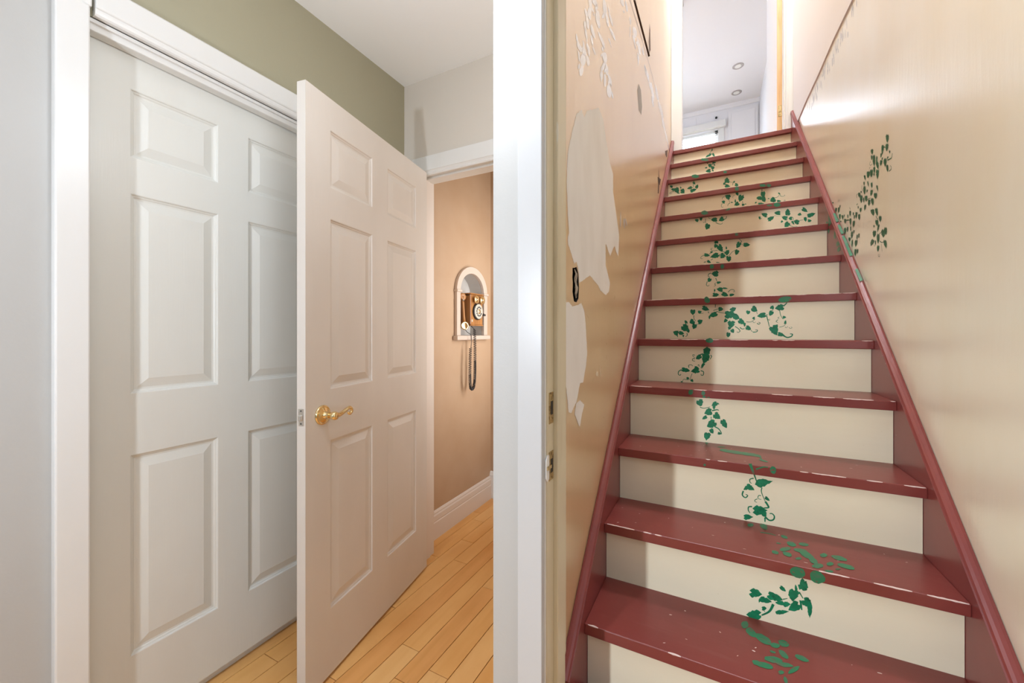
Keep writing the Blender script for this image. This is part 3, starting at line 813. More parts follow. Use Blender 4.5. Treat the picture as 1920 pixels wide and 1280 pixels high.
# ------------------------------------------------------------------ hall floor: maple strips
fl = MB().box(-1.66, 1.7, -1.6, 2.7, -.06, -.0155).build('floor', M['subfloor'], None, **ST)
W0, X0, SL = .0853, -.753, .022
joints = {1: [1.129], 2: [1.048, 1.617], 3: [1.176], 5: [.945, 1.737], 6: [1.928], 7: [1.72, 2.17], 8: [.9], 0: [.6, 1.9], 4: [.35, 2.0], 9: [.5, 1.4]}
for row in range(-28, 11):
    xa = X0 - W0 * (row + 1); xb = X0 - W0 * row
    ys = sorted(joints.get(row, []))
    if not ys: ys = [R.uniform(-.2, .5), R.uniform(.9, 1.5)]
    cuts = [-1.6]; y = ys[0] - R.uniform(.55, 1.0)
    pre = []
    while y > -1.4: pre.append(y); y -= R.uniform(.6, 1.2)
    post = []; y = ys[-1] + R.uniform(.6, .95)
    while y < 2.5: post.append(y); y += R.uniform(.5, 1.0)
    cuts = [-1.6] + pre[::-1] + ys + post + [2.66]
    for i in range(len(cuts) - 1):
        g = .0013; ya, yb = cuts[i] + g, cuts[i + 1] - g
        if row < -3 and ya > .86: continue      # under the stairs
        if row < 3 and yb > .86 and row < -4: yb = min(yb, .86)
        dz = R.uniform(-.0004, .0)
        sh = lambda yy: SL * (yy - .95)
        MB().hexa([(xa + g + sh(ya), ya, -.0155), (xb - g + sh(ya), ya, -.0155), (xb - g + sh(yb), yb, -.0155), (xa + g + sh(yb), yb, -.0155)],
                  [(xa + g + sh(ya), ya, dz), (xb - g + sh(ya), ya, dz), (xb - g + sh(yb), yb, dz), (xa + g + sh(yb), yb, dz)]
                  ).build('plank', R.choice([PLK[0], PLK[0], PLK[1], PLK[1], PLK[2], PLK[3], PLK[4]]) if R.random() > .12 else PLK[4], fl, bevel=.0006, seg=1)

# ------------------------------------------------------------------ hall shell
CZ = 2.552; UF = 2.7596; UC = 5.167; XP = -.49
wl = MB()
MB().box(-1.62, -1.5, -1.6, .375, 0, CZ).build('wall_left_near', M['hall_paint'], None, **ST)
wl.box(-1.62, -1.5, .375, .405, 0, CZ).box(-1.62, -1.5, 1.205, 1.635, 0, CZ).box(-1.62, -1.5, .405, 1.205, 2.07, CZ)
wl.build('wall_left', M['hall_paint_dim'], None, **ST)  # same wall as the near stretch, its dimmer light put into the colour
MB().box(-1.63, XP, -1.6, 2.62, CZ, CZ + .12).box(XP, 1.7, -1.6, .85, CZ, CZ + .12).build('ceiling', M['ceiling_paint'], None, **ST)
wf = MB(); wf.box(-1.62, -1.39, 1.635, 1.735, 0, CZ).box(-.59, XP, 1.635, 1.735, 0, CZ).box(-1.39, -.59, 1.635, 1.735, 2.062, CZ)
wf.build('wall_far', M['greige_paint'], None, **ST)
MB().box(.5676, 1.7, .85, .98, 0, CZ).build('wall_front', M['hall_paint'], None, **ST)
MB().box(1.58, 1.7, -1.6, .85, 0, CZ).build('wall_right', M['hall_paint'], None, **ST)
MB().box(-.3555, .62, .85, .98, 2.14, UC).build('wall_over_stair_door', M['stair_wall'], None, **ST)

# telephone room beyond the far doorway
NY0, NY1, NZ0, NSP, NR = 2.105, 2.394, 1.200, 1.488, .1495
def arch(y0, y1, z0, zs, rz, n=20):
    c = (y0 + y1) / 2; r = (y1 - y0) / 2
    return [(y0, z0)] + [(c - r * math.cos(math.pi * k / n), zs + rz * math.sin(math.pi * k / n)) for k in range(n + 1)] + [(y1, z0)]
XW = -1.478
wp = MB(); inner = arch(NY0, NY1, NZ0, NSP, .128)
fill(wp, [(1.735, 0), (2.62, 0), (2.62, CZ), (1.735, CZ)], [inner], lambda a, b: (XW, a, b))
wp.box(-1.68, XW - .1, 1.735, 2.62, 0, CZ)
wp.build('wall_phone_room_left', M['phone_paint'], None, **ST)
MB().box(-1.6, XP, 2.525, 2.62, 0, CZ).build('wall_phone_room_far', M['phone_paint'], None, **ST)
prof = [(0, 0), (.015, 0), (.015, .098), (.012, .104), (.014, .110), (.014, .138), (.010, .146), (.010, .154), (.005, .163), (0, .165)]
MB().prism(prof, (XW, 1.752, 0), (XW, 2.51, 0), (1, 0, 0), (0, 0, 1)).build('baseboard_phone_room_left', M['trim_cream'], None, **ST)
prof2 = [(0, 0), (-.016, 0), (-.016, .17), (-.010, .19), (0, .196)]
MB().prism(prof2, (XW, 2.525, 0), (XP, 2.525, 0), (0, 1, 0), (0, 0, 1)).build('baseboard_phone_room_far', M['trim_white'], None, **ST)

# ------------------------------------------------------------------ six panel doors
def six_panel(name, ts, zs, width, zb, zt, material, parent, th=.035):
    """door leaf in its own frame: x along the leaf, y = 0 the moulded face, z up"""
    xs = [0] + ts + [width]; zz = [zb] + zs + [zt]
    f = MB()
    panels = [(i, k) for i in (1, 3) for k in (1, 3, 5)]
    for i in range(5):
        for k in range(7):
            if (i, k) in panels: continue
            for yy in (0, -th):
                f.add([(xs[i], yy, zz[k]), (xs[i + 1], yy, zz[k]), (xs[i + 1], yy, zz[k + 1]), (xs[i], yy, zz[k + 1])], [(0, 1, 2, 3)])
    f.add([(0, 0, zb), (0, -th, zb), (0, -th, zt), (0, 0, zt)], [(0, 1, 2, 3)])
    f.add([(width, 0, zb), (width, -th, zb), (width, -th, zt), (width, 0, zt)], [(0, 1, 2, 3)])
    for z in (zb, zt): f.add([(0, 0, z), (width, 0, z), (width, -th, z), (0, -th, z)], [(0, 1, 2, 3)])
    out = [f]
    rings = [(0, 0), (.0025, -.0012), (.004, -.0045), (.008, -.0060), (.011, -.0085), (.0165, -.0090), (.042, -.0022), (.0432, -.0018)]
    for i, k in panels:
        p = MB()
        for side in (0, 1):
            vs = []; fs = []
            for ins, dp in rings:
                y = dp if side == 0 else -th - dp
                vs += [(xs[i] + ins, y, zz[k] + ins), (xs[i + 1] - ins, y, zz[k] + ins), (xs[i + 1] - ins, y, zz[k + 1] - ins), (xs[i] + ins, y, zz[k + 1] - ins)]
            for q in range(len(rings) - 1):
                for e in range(4):
                    fs.append((4 * q + e, 4 * q + (e + 1) % 4, 4 * q + 4 + (e + 1) % 4, 4 * q + 4 + e))
            b = 4 * (len(rings) - 1); fs.append((b, b + 1, b + 2, b + 3))
            p.add(vs, fs)
        out.append(p)
    return out
def place(mb, mtx):
    mb.v = [tuple(mtx @ Vector(v)) for v in mb.v]; return mb
# closet door, closed in the left wall
mtx = Matrix(((0, 1, 0, -1.546), (1, 0, 0, .412), (0, 0, 1, 0), (0, 0, 0, 1)))
cl = [q - .412 for q in (.5221, .7555, .8548, 1.0895)]
parts = six_panel('door', cl, [.253, .8528, 1.0355, 1.633, 1.741, 1.945], .786, .040, 2.048, M['door_white'], None)
d1 = place(parts[0], mtx).build('door_1', M['door_white'], None, kind='structure', label='closed white six-panel closet door set into the left wall', category='door')
for p in parts[1:]: place(p, mtx).build('panel', M['door_white'], d1)
# closet frame
t1 = MB(); t1.box(-1.508, -1.476, .3545, .4183, 0, 2.088)
t1.box(-1.508, -1.480, .3545, .4235, 2.088, 2.17)
leg = t1.build('trim_1', M['trim_white'], None, bevel=.004, kind='structure')
MB().prism([(0, 2.0905), (.0195, 2.0905), (.0235, 2.096), (.023, 2.160), (.019, 2.166), (0, 2.166)], (-1.5, .429, 0), (-1.5, 1.285, 0), (1, 0, 0), (0, 0, 1)).build('head_casing', M['trim_white'], leg, bevel=.003)
MB().prism([(0, 2.0725), (.014, 2.0725), (.018, 2.077), (.0195, 2.084), (.0195, 2.0905), (0, 2.0905)], (-1.5, .429, 0), (-1.5, 1.206, 0), (1, 0, 0), (0, 0, 1)).build('bead', M['trim_white'], leg)
MB().box(-1.60, -1.50, .405, 1.205, 2.060, 2.0725).build('head_jamb', M['trim_white'], leg)
MB().box(-1.544, -1.508, .405, 1.205, 2.042, 2.062).build('door_stop', M['trim_white'], leg, bevel=.003)
MB().box(-1.508, -1.478, 1.209, 1.275, 0, 2.09).build('side_casing', M['trim_white'], leg, bevel=.003)
MB().box(-1.60, -1.50, .400, .410, 0, 2.06).box(-1.60, -1.50, 1.200, 1.2095, 0, 2.06).build('side_jamb', M['trim_white'], leg)
MB().box(-1.62, -1.575, .411, 1.2, .0, .035).build('threshold', M['trim_white'], leg, bevel=.002)

# open door on the far doorway
TH = .1738
u = Vector((math.sin(TH), -math.cos(TH), 0)); nrm = Vector((math.cos(TH), math.sin(TH), 0))
HP = Vector((-1.3245, 1.609, 0))
mtd = Matrix(((u.x, nrm.x, 0, HP.x), (u.y, nrm.y, 0, HP.y), (0, 0, 1, 0), (0, 0, 0, 1)))
d2 = empty('panelled_door', HP, label='white six-panel door standing open with a gold lever handle', category='door')
parts = six_panel('door', [.1038, .3389, .4406, .6755], [.2419, .839, 1.0185, 1.620, 1.730, 1.934], .786, .0124, 2.044, None, None)
place(parts[0], mtd).build('leaf', M['door_warm'], d2)
for p in parts[1:]: place(p, mtd).build('panel', M['door_warm'], d2)
D = lambda t, n, z: tuple(mtd @ Vector((t, n, z)))
# latch plate in the narrow edge
tz = .940
lp = place(MB().box(.7855, .7870, -.0285, -.0065, tz - .028, tz + .028), mtd).build('latch_plate', M['steel'], d2, bevel=.0005)
place(MB().box(.7865, .795, -.0245, -.0105, tz - .011, tz + .009), mtd).build('latch_bolt', M['steel'], lp, bevel=.003)
for s in (-.021, .021): MB().lathe([(.0032, 0), (.0028, .0006)], D(.7868, -.0175, tz + s), u, 10).build('screw', M['dark'], lp)
# gold lever on a round rose
rt = .713
hd = MB().lathe([(.034, 0), (.034, .003), (.032, .006), (.028, .0075), (.0265, .006), (.024, .0085), (.016, .011), (.013, .013)], D(rt, 0, tz - .005), nrm, 32).build('handle', M['brass'], d2)
MB().lathe([(.013, .010), (.0125, .016), (.0095, .019), (.009, .036), (.0125, .040), (.0145, .046), (.0145, .054), (.012, .060), (.005, .062)], D(rt, 0, tz - .005), nrm, 24).build('stem', M['brass'], hd)
pts = []; rad = []
for k in range(22):
    a = k / 21
    t = rt - .010 - .066 * a; z = tz - .005 - .004 * math.sin(a * 3) + .016 * a * a * (3 - 2 * a)
    pts.append(D(t, .050, z)); rad.append(.0082 - .0022 * a)
ct, cz = rt - .076, tz + .007 - .012
for k in range(1, 17):
    a = k / 16; ang = math.pi / 2 - a * 1.45 * math.pi; rr = .0125 - .005 * a
    pts.append(D(ct - rr * math.cos(ang), .050, cz + rr * math.sin(ang) + .002)); rad.append(.006 - .0012 * a)
MB().tube(pts, rad, 10).build('lever', M['brass'], hd)
for s in (-1, 1): MB().lathe([(.003, 0), (.0025, .0008)], D(rt, .0075, tz - .005 + s * .021), nrm, 10).build('screw', M['old_brass'], hd)
for z in (.25, 1.05, 1.82): MB().lathe([(.006, 0), (.006, .09)], D(-.006, -.040, z - .045), (0, 0, 1), 12).build('hinge', M['brass'], d2)

# far doorway frame
t2 = MB()
t2.add([(-1.436, 1.617, 2.060), (-.53, 1.617, 2.060), (-.53, 1.617, 2.136), (-1.424, 1.617, 2.136), (-1.436, 1.617, 2.124),
        (-1.436, 1.6355, 2.060), (-.53, 1.6355, 2.060), (-.53, 1.6355, 2.136), (-1.424, 1.6355, 2.136), (-1.436, 1.6355, 2.124)],
       [(0, 1, 2, 3, 4), (9, 8, 7, 6, 5), (0, 5, 6, 1), (1, 6, 7, 2), (2, 7, 8, 3), (3, 8, 9, 4), (4, 9, 5, 0)])
h2 = t2.build('trim_2', M['trim_white'], None, bevel=.002, kind='structure')
MB().prism([(0, 2.040), (-.007, 2.040), (-.011, 2.046), (-.011, 2.052), (-.016, 2.060), (0, 2.060)], (-1.40, 1.6355, 0), (-.58, 1.6355, 0), (0, 1, 0), (0, 0, 1)).build('bead', M['trim_white'], h2)
MB().box(-1.39, -.59, 1.635, 1.735, 2.047, 2.062).build('head_jamb', M['trim_white'], h2)
MB().box(-1.39, -.59, 1.668, 1.735, 2.036, 2.048).build('head_stop', M['trim_white'], h2, bevel=.002)
MB().box(-1.438, -1.392, 1.618, 1.6355, 0, 2.06).build('side_casing', M['trim_white'], h2, bevel=.002)
MB().box(-1.3915, -1.382, 1.636, 1.740, 0, 2.047).build('hinge_jamb', M['trim_cream'], h2)
MB().box(-1.383, -1.374, 1.664, 1.700, 0, 2.036).build('hinge_stop', M['trim_cream'], h2, bevel=.002)
MB().box(-1.452, -1.392, 1.735, 1.751, 0, 2.10).build('inner_casing', M['trim_cream'], h2, bevel=.003)
MB().box(-.60, -.59, 1.635, 1.735, 0, 2.047).build('latch_jamb', M['trim_white'], h2)

# ------------------------------------------------------------------ partition beside the stairs, with its torn plaster
lx = lambda y: -.3592 + .0066 * y
rx = lambda y: .5655 - .00876 * y
P = TR['WL']['P']
holes = [rough(p, .012, .0022, 3) for n, p in P if n == 'hole'] + [p for n, p in P if n == 'slit']
ws = MB(); Y0, Y1 = .855, 3.65
fill(ws, [(Y0, 0), (Y1, 0), (Y1, UC), (Y0, UC)], holes, lambda a, b: (lx(a), a, b))
ws.add([(XP, Y0, 0), (XP, Y1, 0), (XP, Y1, UC), (XP, Y0, UC)], [(0, 1, 2, 3)])
ws.add([(XP, Y0, 0), (lx(Y0), Y0, 0), (lx(Y0), Y0, UC), (XP, Y0, UC)], [(0, 1, 2, 3)])
ws.add([(XP, Y1, 0), (lx(Y1), Y1, 0), (lx(Y1), Y1, UC), (XP, Y1, UC)], [(0, 1, 2, 3)])
ws.add([(XP, Y0, UC), (lx(Y0), Y0, UC), (lx(Y1), Y1, UC), (XP, Y1, UC)], [(0, 1, 2, 3)])
wsl = ws.build('wall_stair_left', M['stair_plaster'], None, **ST)
MB().box(XP, -.351, .850, .8552, 0, CZ).build('wall_end', M['hall_paint'], wsl)
for h, dep in zip(holes, (.07, .03)):
    n = len(h); MB().add([(lx(a) - .0005, a, b) for a, b in h] + [(lx(a) - dep, a, b) for a, b in h], [(i, (i + 1) % n, n + (i + 1) % n, n + i) for i in range(n)]).build('cavity_side', M['cavity' if dep > .05 else 'crack_brown'], wsl)
WL3 = lambda a, b, e=0.0: (lx(a) + e, a, b)
cav = MB()
for h, dep in zip(holes, (.069, .029)):
    ys = [q[0] for q in h]; zs = [q[1] for q in h]
    cav.add([WL3(a, b, -dep) for a, b in ((min(ys), min(zs)), (max(ys), min(zs)), (max(ys), max(zs)), (min(ys), max(zs)))], [(0, 1, 2, 3)])
cav.build('cavity_back', M['cavity'], wsl)
k = 0
for n, p in P:
    mb = MB()
    if n == 'patch':
        q = rough(p, .004, .0018, k + 5); fill(mb, q, [rough(h, .05, 0) for h in []], lambda a, b: WL3(a, b, .0004 + .0001 * k)); mb.build('bare_plaster', M['bare_plaster'], wsl)
    elif n == 'torn':
        q = rough(p, .008, .003, 9); fill(mb, q, [], lambda a, b: WL3(a, b, -.004 + .002 * math.sin(b * 160))); mb.build('torn_plasterboard', M['torn'], wsl)
    elif n == 'grey':
        fill(mb, rough(p, .01, .0008, 4), [], lambda a, b: WL3(a, b, .0006)); mb.build('filler_patch', M['grey_filler'], wsl)
    elif n == 'crack':
        fill(mb, rough(p, .012, .0015, k), [], lambda a, b: WL3(a, b, .0005)); mb.build('crack', M['crack_brown'], wsl)
    k += 1
mbf = MB(); mbt = MB(); r = random.Random(11)
for q in TR['WL']['L']:
    tgt = mbt if q[1] < 1.55 else mbf
    for j in range(3 if tgt is mbf else 1):
        s = r.uniform(.55, 1.0); qq = list(q)
        if j: qq[0] += r.uniform(-1, 1) * (abs(q[2]) + abs(q[4])) * .8; qq[1] += r.uniform(-1, 1) * (abs(q[3]) + abs(q[5])) * .8; qq[2:] = [v * s * .6 for v in q[2:]]
        leaf(tgt, qq, lambda a, b, e=.0006 + .00002 * j: WL3(a, b, e), r, True)
for j in range(60):
    a, b = r.uniform(1.0, 1.9), r.uniform(.75, 1.6)
    leaf(mbt, (a, b, 0, r.uniform(.001, .005), r.uniform(.0006, .0014), 0), lambda a, b: WL3(a, b, .0005), r, True)
mbf.build('paint_flake', M['flake_white'], wsl, kind='stuff')
mbt.build('paint_scuff', M['chip_tan'], wsl, kind='stuff')
mb = MB()
for q in TR['WL']['T']: tendril(mb, q, lambda a, b: WL3(a, b, .0007))
mb.build('plaster_seam', M['seam_grey'], wsl)
# right stair wall
wr = MB(); n = 1
wr.hexa([(rx(.85), .862, 0), (rx(.85) + .13, .862, 0), (rx(3.75) + .13, 3.75, 0), (rx(3.75), 3.75, 0)],
        [(rx(.85), .862, UC), (rx(.85) + .13, .862, UC), (rx(3.75) + .13, 3.75, UC), (rx(3.75), 3.75, UC)])
wsr = wr.build('wall_stair_right', M['stair_wall'], None, **ST)
WR3 = lambda a, b, e=0.0: (rx(a) - e, a, b)
ivy('WR', WR3, M['ivy_wall'], wsr)
# board wall above the upper floor line, a little proud of the plaster
ub = MB(); ed = [(.99, 2.70), (1.6, 2.66), (2.244, 2.69), (2.55, 2.715), (2.836, 2.72), (3.2, 2.74), (3.54, 2.742), (3.62, 2.80), (3.64, UC), (.99, UC)]
fill(ub, ed, [], lambda a, b: WR3(a, b, .007))
for i in range(7):
    (a, b), (c, d) = ed[i], ed[i + 1]; ub.add([WR3(a, b, .007), WR3(c, d, .007), WR3(c, d, 0), WR3(a, b, 0)], [(0, 1, 2, 3)])
ub.build('upper_plaster', M['upstairs_paint'], wsr)
mb = MB()
for j in range(90):
    a = r.uniform(2.2, 3.55); b = 2.70 + r.uniform(-.09, .0) - (.02 if a < 2.6 else 0)
    leaf(mb, (a, b, r.uniform(-.003, .003), r.uniform(.008, .03), r.uniform(.002, .006), 0), lambda a, b, e=.0005 + .00001 * (j % 30): WR3(a, b, e), r, True)
mb.build('paint_flake', M['flake_white'], wsr, kind='stuff')
mb = MB()
for j, (a, b, l, w) in enumerate([(3.50, 2.68, .05, .006), (3.46, 2.69, .03, .008), (3.42, 2.70, .03, .006), (3.47, 2.63, .05, .003)]):
    leaf(mb, (a, b, 0, l / 2, w, 0), lambda a, b: WR3(a, b, .0008), r, True)
mb.build('crack', M['crack_brown'], wsr, kind='stuff')

# ------------------------------------------------------------------ stair doorway frame
jx = -.347
t3 = MB().box(-.4134, -.3515, .830, .850, 0, 2.15)
f3 = t3.build('trim_3', M['trim_white_dim'], None, bevel=.0025, kind='structure')
MB().box(-.357, jx, .852, .985, 0, 2.14).build('jamb', M['jamb_cream'], f3, bevel=.002)
MB().box(-.358, -.3495, .846, .8525, 0, 2.14).build('jamb_edge', M['trim_white'], f3, bevel=.001)
MB().box(jx - .001, -.335, .892, .945, 0, 2.13).build('door_stop', M['jamb_cream'], f3, bevel=.0025)
MB().box(.5575, .5675, .852, .985, 0, 2.14).build('latch_jamb', M['jamb_cream'], f3, bevel=.002)
MB().box(jx, .558, .852, .985, 2.13, 2.14).build('head_jamb', M['jamb_cream'], f3)
MB().box(-.4134, .63, .830, .850, 2.15, 2.22).build('head_casing', M['trim_white'], f3, bevel=.0025)
MB().box(.568, .630, .830, .850, 0, 2.15).build('side_casing', M['trim_white'], f3, bevel=.0025)
for z0, z1, lip in ((1.002, 1.076, False), (.868, .936, True)):
    sp = MB().box(jx - .0005, jx + .0016, .8625, .8885, z0, z1).build('strike_plate', M['old_brass'], f3, bevel=.0006)
    zc = (z0 + z1) / 2
    MB().box(jx + .0012, jx + .0022, .871, .884, zc - .016, zc + .016).build('strike_hole', M['dark'], sp)
    for s in (-.028, .028): MB().lathe([(.0032, 0), (.0028, .0008)], (jx + .0016, .876, zc + s * (z1 - z0) / .074), (1, 0, 0), 10).build('screw', M['old_brass'], sp)
    if lip:
        MB().prism([(.8635, z0 + .006), (.852, z0 + .002), (.8445, z0 + .012), (.8445, z1 - .014), (.852, z1 - .004), (.8635, z1 - .006)], (jx - .0015, 0, 0), (jx + .0012, 0, 0), (0, 1, 0), (0, 0, 1)).build('strike_lip', M['trim_white'], sp, bevel=.0008)
        MB().box(jx + .001, jx + .004, .848, .872, zc - .004, zc + .004).build('strike_tongue', M['old_brass'], sp)

# ------------------------------------------------------------------ staircase
STEPS = [(.8835, .1978), (1.0902, 0.3916), (1.3069, 0.5837), (1.5154, 0.7817), (1.7202, 0.9926), (1.9215, 1.1877), (2.116, 1.3849), (2.3364, 1.5817), (2.5557, 1.7818), (2.7547, 1.9799), (2.9595, 2.1721), (3.166, 2.3666), (3.3855, 2.5657), (3.5973, 2.7596)]
xl = lambda y: -.3297 + .0165 * (y - 1.0902) / 2.507
xr = lambda y: .5341 - .0216 * (y - 1.0902) / 2.507
OV, TT = .027, .031
stair = empty('staircase', (.1, .95, 0), label='steep narrow staircase with worn maroon treads and cream risers painted with green ivy', category='staircase')
NS = len(STEPS)
for i, (y, z) in enumerate(STEPS):
    num = 14 - i                                # 1 is the landing, counted downwards
    yb = STEPS[i + 1][0] + OV + .012 if i + 1 < NS else y + .14
    a, b = y, yb
    td = MB().hexa([(xl(a), a, z - TT), (xr(a), a, z - TT), (xr(b), b, z - TT), (xl(b), b, z - TT)], [(xl(a), a, z), (xr(a), a, z), (xr(b), b, z), (xl(b), b, z)]
                   ).build('tread', M['maroon'], stair, bevel=.0022)
    zl = STEPS[i - 1][1] if i else 0.0
    c, d = y + OV, y + OV + .018
    rs = MB().hexa([(xl(c) + .001, c, zl), (xr(c) - .001, c, zl), (xr(d) - .001, d, zl), (xl(d) + .001, d, zl)], [(xl(c) + .001, c, z - TT), (xr(c) - .001, c, z - TT), (xr(d) - .001, d, z - TT), (xl(d) + .001, d, z - TT)]
                   ).build('riser', M['cream'], stair)
    ivy('R%d' % num, lambda p, q, e=0.0, c=c: (p, c - e, q), M['ivy'], rs)
    tv = dict(TR)
    if 'N%d' % num in TR: ivy('N%d' % num, lambda p, q, e=0.0, y=y: (p, y - e, q), M['ivy_worn'], td, 'worn_ivy')
    if 'T%d' % num in TR: ivy('T%d' % num, lambda p, q, e=0.0, z=z: (p, q, z + e), M['ivy_worn'], td, 'worn_ivy')
    # chipped paint along the nosing
    ch = MB(); r = random.Random(50 + i); x = xl(y) + .01
    while x < xr(y) - .01:
        L = r.uniform(.01, .09); x1 = min(x + L, xr(y) - .004)
        if r.random() < .62:
            m = max(2, int((x1 - x) / .006)); top = []; fr = []
            for q in range(m + 1):
                s = abs(math.sin(math.pi * q / m)) ** .5
                top.append(r.uniform(.0012, .0034) * s + .0004); fr.append(r.uniform(.0006, .0020) * s + .0002)
            vs = []
            for q in range(m + 1):
                xx = x + (x1 - x) * q / m
                vs += [(xx, y + .0006 + top[q], z + .0004), (xx, y - .0003, z - .0003), (xx, y - .0004, z - .0006 - fr[q])]
            ch.add(vs, [f for q in range(m) for f in ((3 * q, 3 * q + 3, 3 * q + 4, 3 * q + 1), (3 * q + 1, 3 * q + 4, 3 * q + 5, 3 * q + 2))])
        x = x1 + r.uniform(.002, .05)
    for q in range(14):                          # specks of bare wood on the tread
        sx, sy = r.uniform(xl(y) + .03, xr(y) - .03), r.uniform(y + .01, min(yb, y + .19))
        leaf(ch, (sx, sy, r.uniform(.001, .005), r.uniform(-.001, .002), .0, r.uniform(.0008, .0022)), lambda p, q, z=z: (p, q, z + .0005), r, True)
    ch.build('paint_chip', M['chip_pink'], td, kind='stuff')
# skirt boards with a moulded cap
for side, fx, top, outw in (('left', xl, lambda y: .399 + .937 * (y - 1.008), lx), ('right', xr, lambda y: .347 + .969 * (y - 1.0), rx)):
    ya, yb = .947 if side == 'left' else .99, 3.645
    sgn = 1 if side == 'left' else -1
    n = 8; vs = []; fs = []
    for q in range(n + 1):
        y = ya + (yb - ya) * q / n; t = top(y) - .004
        vs += [(fx(y), y, t), (outw(y), y, t), (outw(y), y, max(0, t - .42)), (fx(y), y, max(0, t - .42))]
    for q in range(n):
        for e in range(4): fs.append((4 * q + e, 4 * q + (e + 1) % 4, 4 * q + 4 + (e + 1) % 4, 4 * q + 4 + e))
    fs += [(0, 1, 2, 3), (4 * n, 4 * n + 1, 4 * n + 2, 4 * n + 3)]
    sk = MB().add(vs, fs).build('skirt_board', M['maroon_skirt'], stair)
    d = Vector((0, 1, top(2) - top(1))).normalized(); up = Vector((0, -d.z, d.y))
    pf = [(.0, -.012), (.004, -.010), (.004, -.004), (.001, -.002), (.003, .002), (.0, .006), (-.006, .009), (-.014, .010), (-.021, .008), (-.0225, -.012)]
    c = MB(); vs = []; fs = []; m = len(pf)
    for q in range(n + 1):
        y = ya + (yb - ya) * q / n; w = abs(outw(y) - fx(y)) / .0222
        for a, b in pf:
            p0 = Vector((fx(y) + sgn * a * (w if a < 0 else 1), y, top(y) - .004)) + up * b; vs.append(p0)
    for q in range(n):
        for e in range(m): fs.append((m * q + e, m * q + (e + 1) % m, m * q + m + (e + 1) % m, m * q + m + e))
    fs += [tuple(range(m)), tuple(range(m * n, m * n + m))]
    c.add(vs, fs).build('cap_moulding', M['maroon_skirt'], sk)
    if side == 'right':                          # green smears carried over from the wall
        g = MB(); r = random.Random(5)
        for j in range(16):
            y = r.choice((2.42, 2.36, 2.50, 2.30, 2.56)) + r.uniform(-.03, .03); zz = top(y) - r.uniform(.03, .13)
            leaf(g, (y, zz, r.uniform(.01, .02), .008, -.004, r.uniform(.006, .014)), lambda p, q, e=.0005 + .00002 * j: (fx(p) - e, p, q), r, True)
        for j in range(5):
            y = (2.40, 2.48, 2.27, 2.14, 2.33)[j]
            p0 = [(fx(yy) + o, yy, top(yy) - .004 + .0102) for yy, o in ((y - .03, .006), (y + .03, .006), (y + .035, .016), (y - .025, .018))]
            g.add([(a, b - .0102 * d.z, c2 + .0006) for a, b, c2 in p0], [(0, 1, 2, 3)])
        g.build('worn_ivy', M['ivy_worn'], sk, kind='stuff')

# ------------------------------------------------------------------ upstairs
MB().box(-2.45, 1.5, 3.735, 7.9, UF - .12, UF - .001).box(-2.45, -.335, 3.66, 3.735, UF - .12, UF - .001).build('floor_upstairs', M['bare_wood'], None, **ST)
MB().box(-2.45, 1.5, .85, 7.95, UC, UC + .1).build('ceiling_upstairs', M['upstairs_paint'], None, **ST)
MB().box(-2.45, -.262, 3.65, 3.75, UF, UC).box(.498, .68, 3.65, 3.75, UF, UC).box(-.262, .498, 3.65, 3.75, UF + 2.03, UC).build('wall_landing', M['upstairs_paint'], None, **ST)
MB().box(.667, .78, 3.75, 7.8, UF, UC).build('wall_upstairs_right', M['upstairs_paint'], None, **ST)
wu = MB(); wx0, wx1, wz0, wz1 = -1.45, .05, 3.55, 4.80
wu.box(-2.45, wx0, 7.8, 7.95, UF, UC).box(wx1, .78, 7.8, 7.95, UF, UC).box(wx0, wx1, 7.8, 7.95, UF, wz0).box(wx0, wx1, 7.8, 7.95, wz1, UC)
wu.build('wall_upstairs_far', M['upstairs_paint'], None, **ST)
wn = MB().box(wx0 - .09, wx0, 7.775, 7.8, wz0 - .08, wz1 + .1).box(wx1, wx1 + .09, 7.775, 7.8, wz0 - .08, wz1 + .1).box(wx0, wx1, 7.775, 7.8, wz1, wz1 + .1).box(wx0 - .11, wx1 + .11, 7.75, 7.8, wz0 - .06, wz0).build('window_1', M['trim_white'], None, kind='structure', bevel=.004)
MB().box(wx0 - .1, wx1 + .12, 7.70, 7.775, wz1 - .01, wz1 + .10).build('valance', M['trim_white'], wn, bevel=.01)
sash = MB().box(wx0, wx1, 7.86, 7.89, wz0, wz0 + .05).box(wx0, wx1, 7.86, 7.89, wz1 - .06, wz1).box(wx0, wx0 + .05, 7.86, 7.89, wz0, wz1).box(wx1 - .05, wx1, 7.86, 7.89, wz0, wz1).box(wx0, wx1, 7.86, 7.89, (wz0 + wz1) / 2 - .025, (wz0 + wz1) / 2 + .025).build('sash', M['trim_white'], wn, bevel=.003)
MB().box(wx0 + .05, wx1 - .05, 7.872, 7.876, wz0 + .05, wz1 - .06).build('pane', M['glass'], sash)
for k in range(14):
    z = wz1 - .05 - k * .05
    MB().hexa([(wx0 + .01, 7.805, z - .012), (wx1 - .01, 7.805, z - .012), (wx1 - .01, 7.84, z + .012), (wx0 + .01, 7.84, z + .012)],
              [(wx0 + .01, 7.805, z - .010), (wx1 - .01, 7.805, z - .010), (wx1 - .01, 7.84, z + .014), (wx0 + .01, 7.84, z + .014)]).build('blind_slat', M['lamp_white'], wn)
MB().prism([(0, 0), (-.05, 0), (-.05, -.02), (-.02, -.06), (0, -.06)], (-2.45, 7.8, UC), (.667, 7.8, UC), (0, 1, 0), (0, 0, 1)).build('trim_4', M['upstairs_paint'], None, **ST)
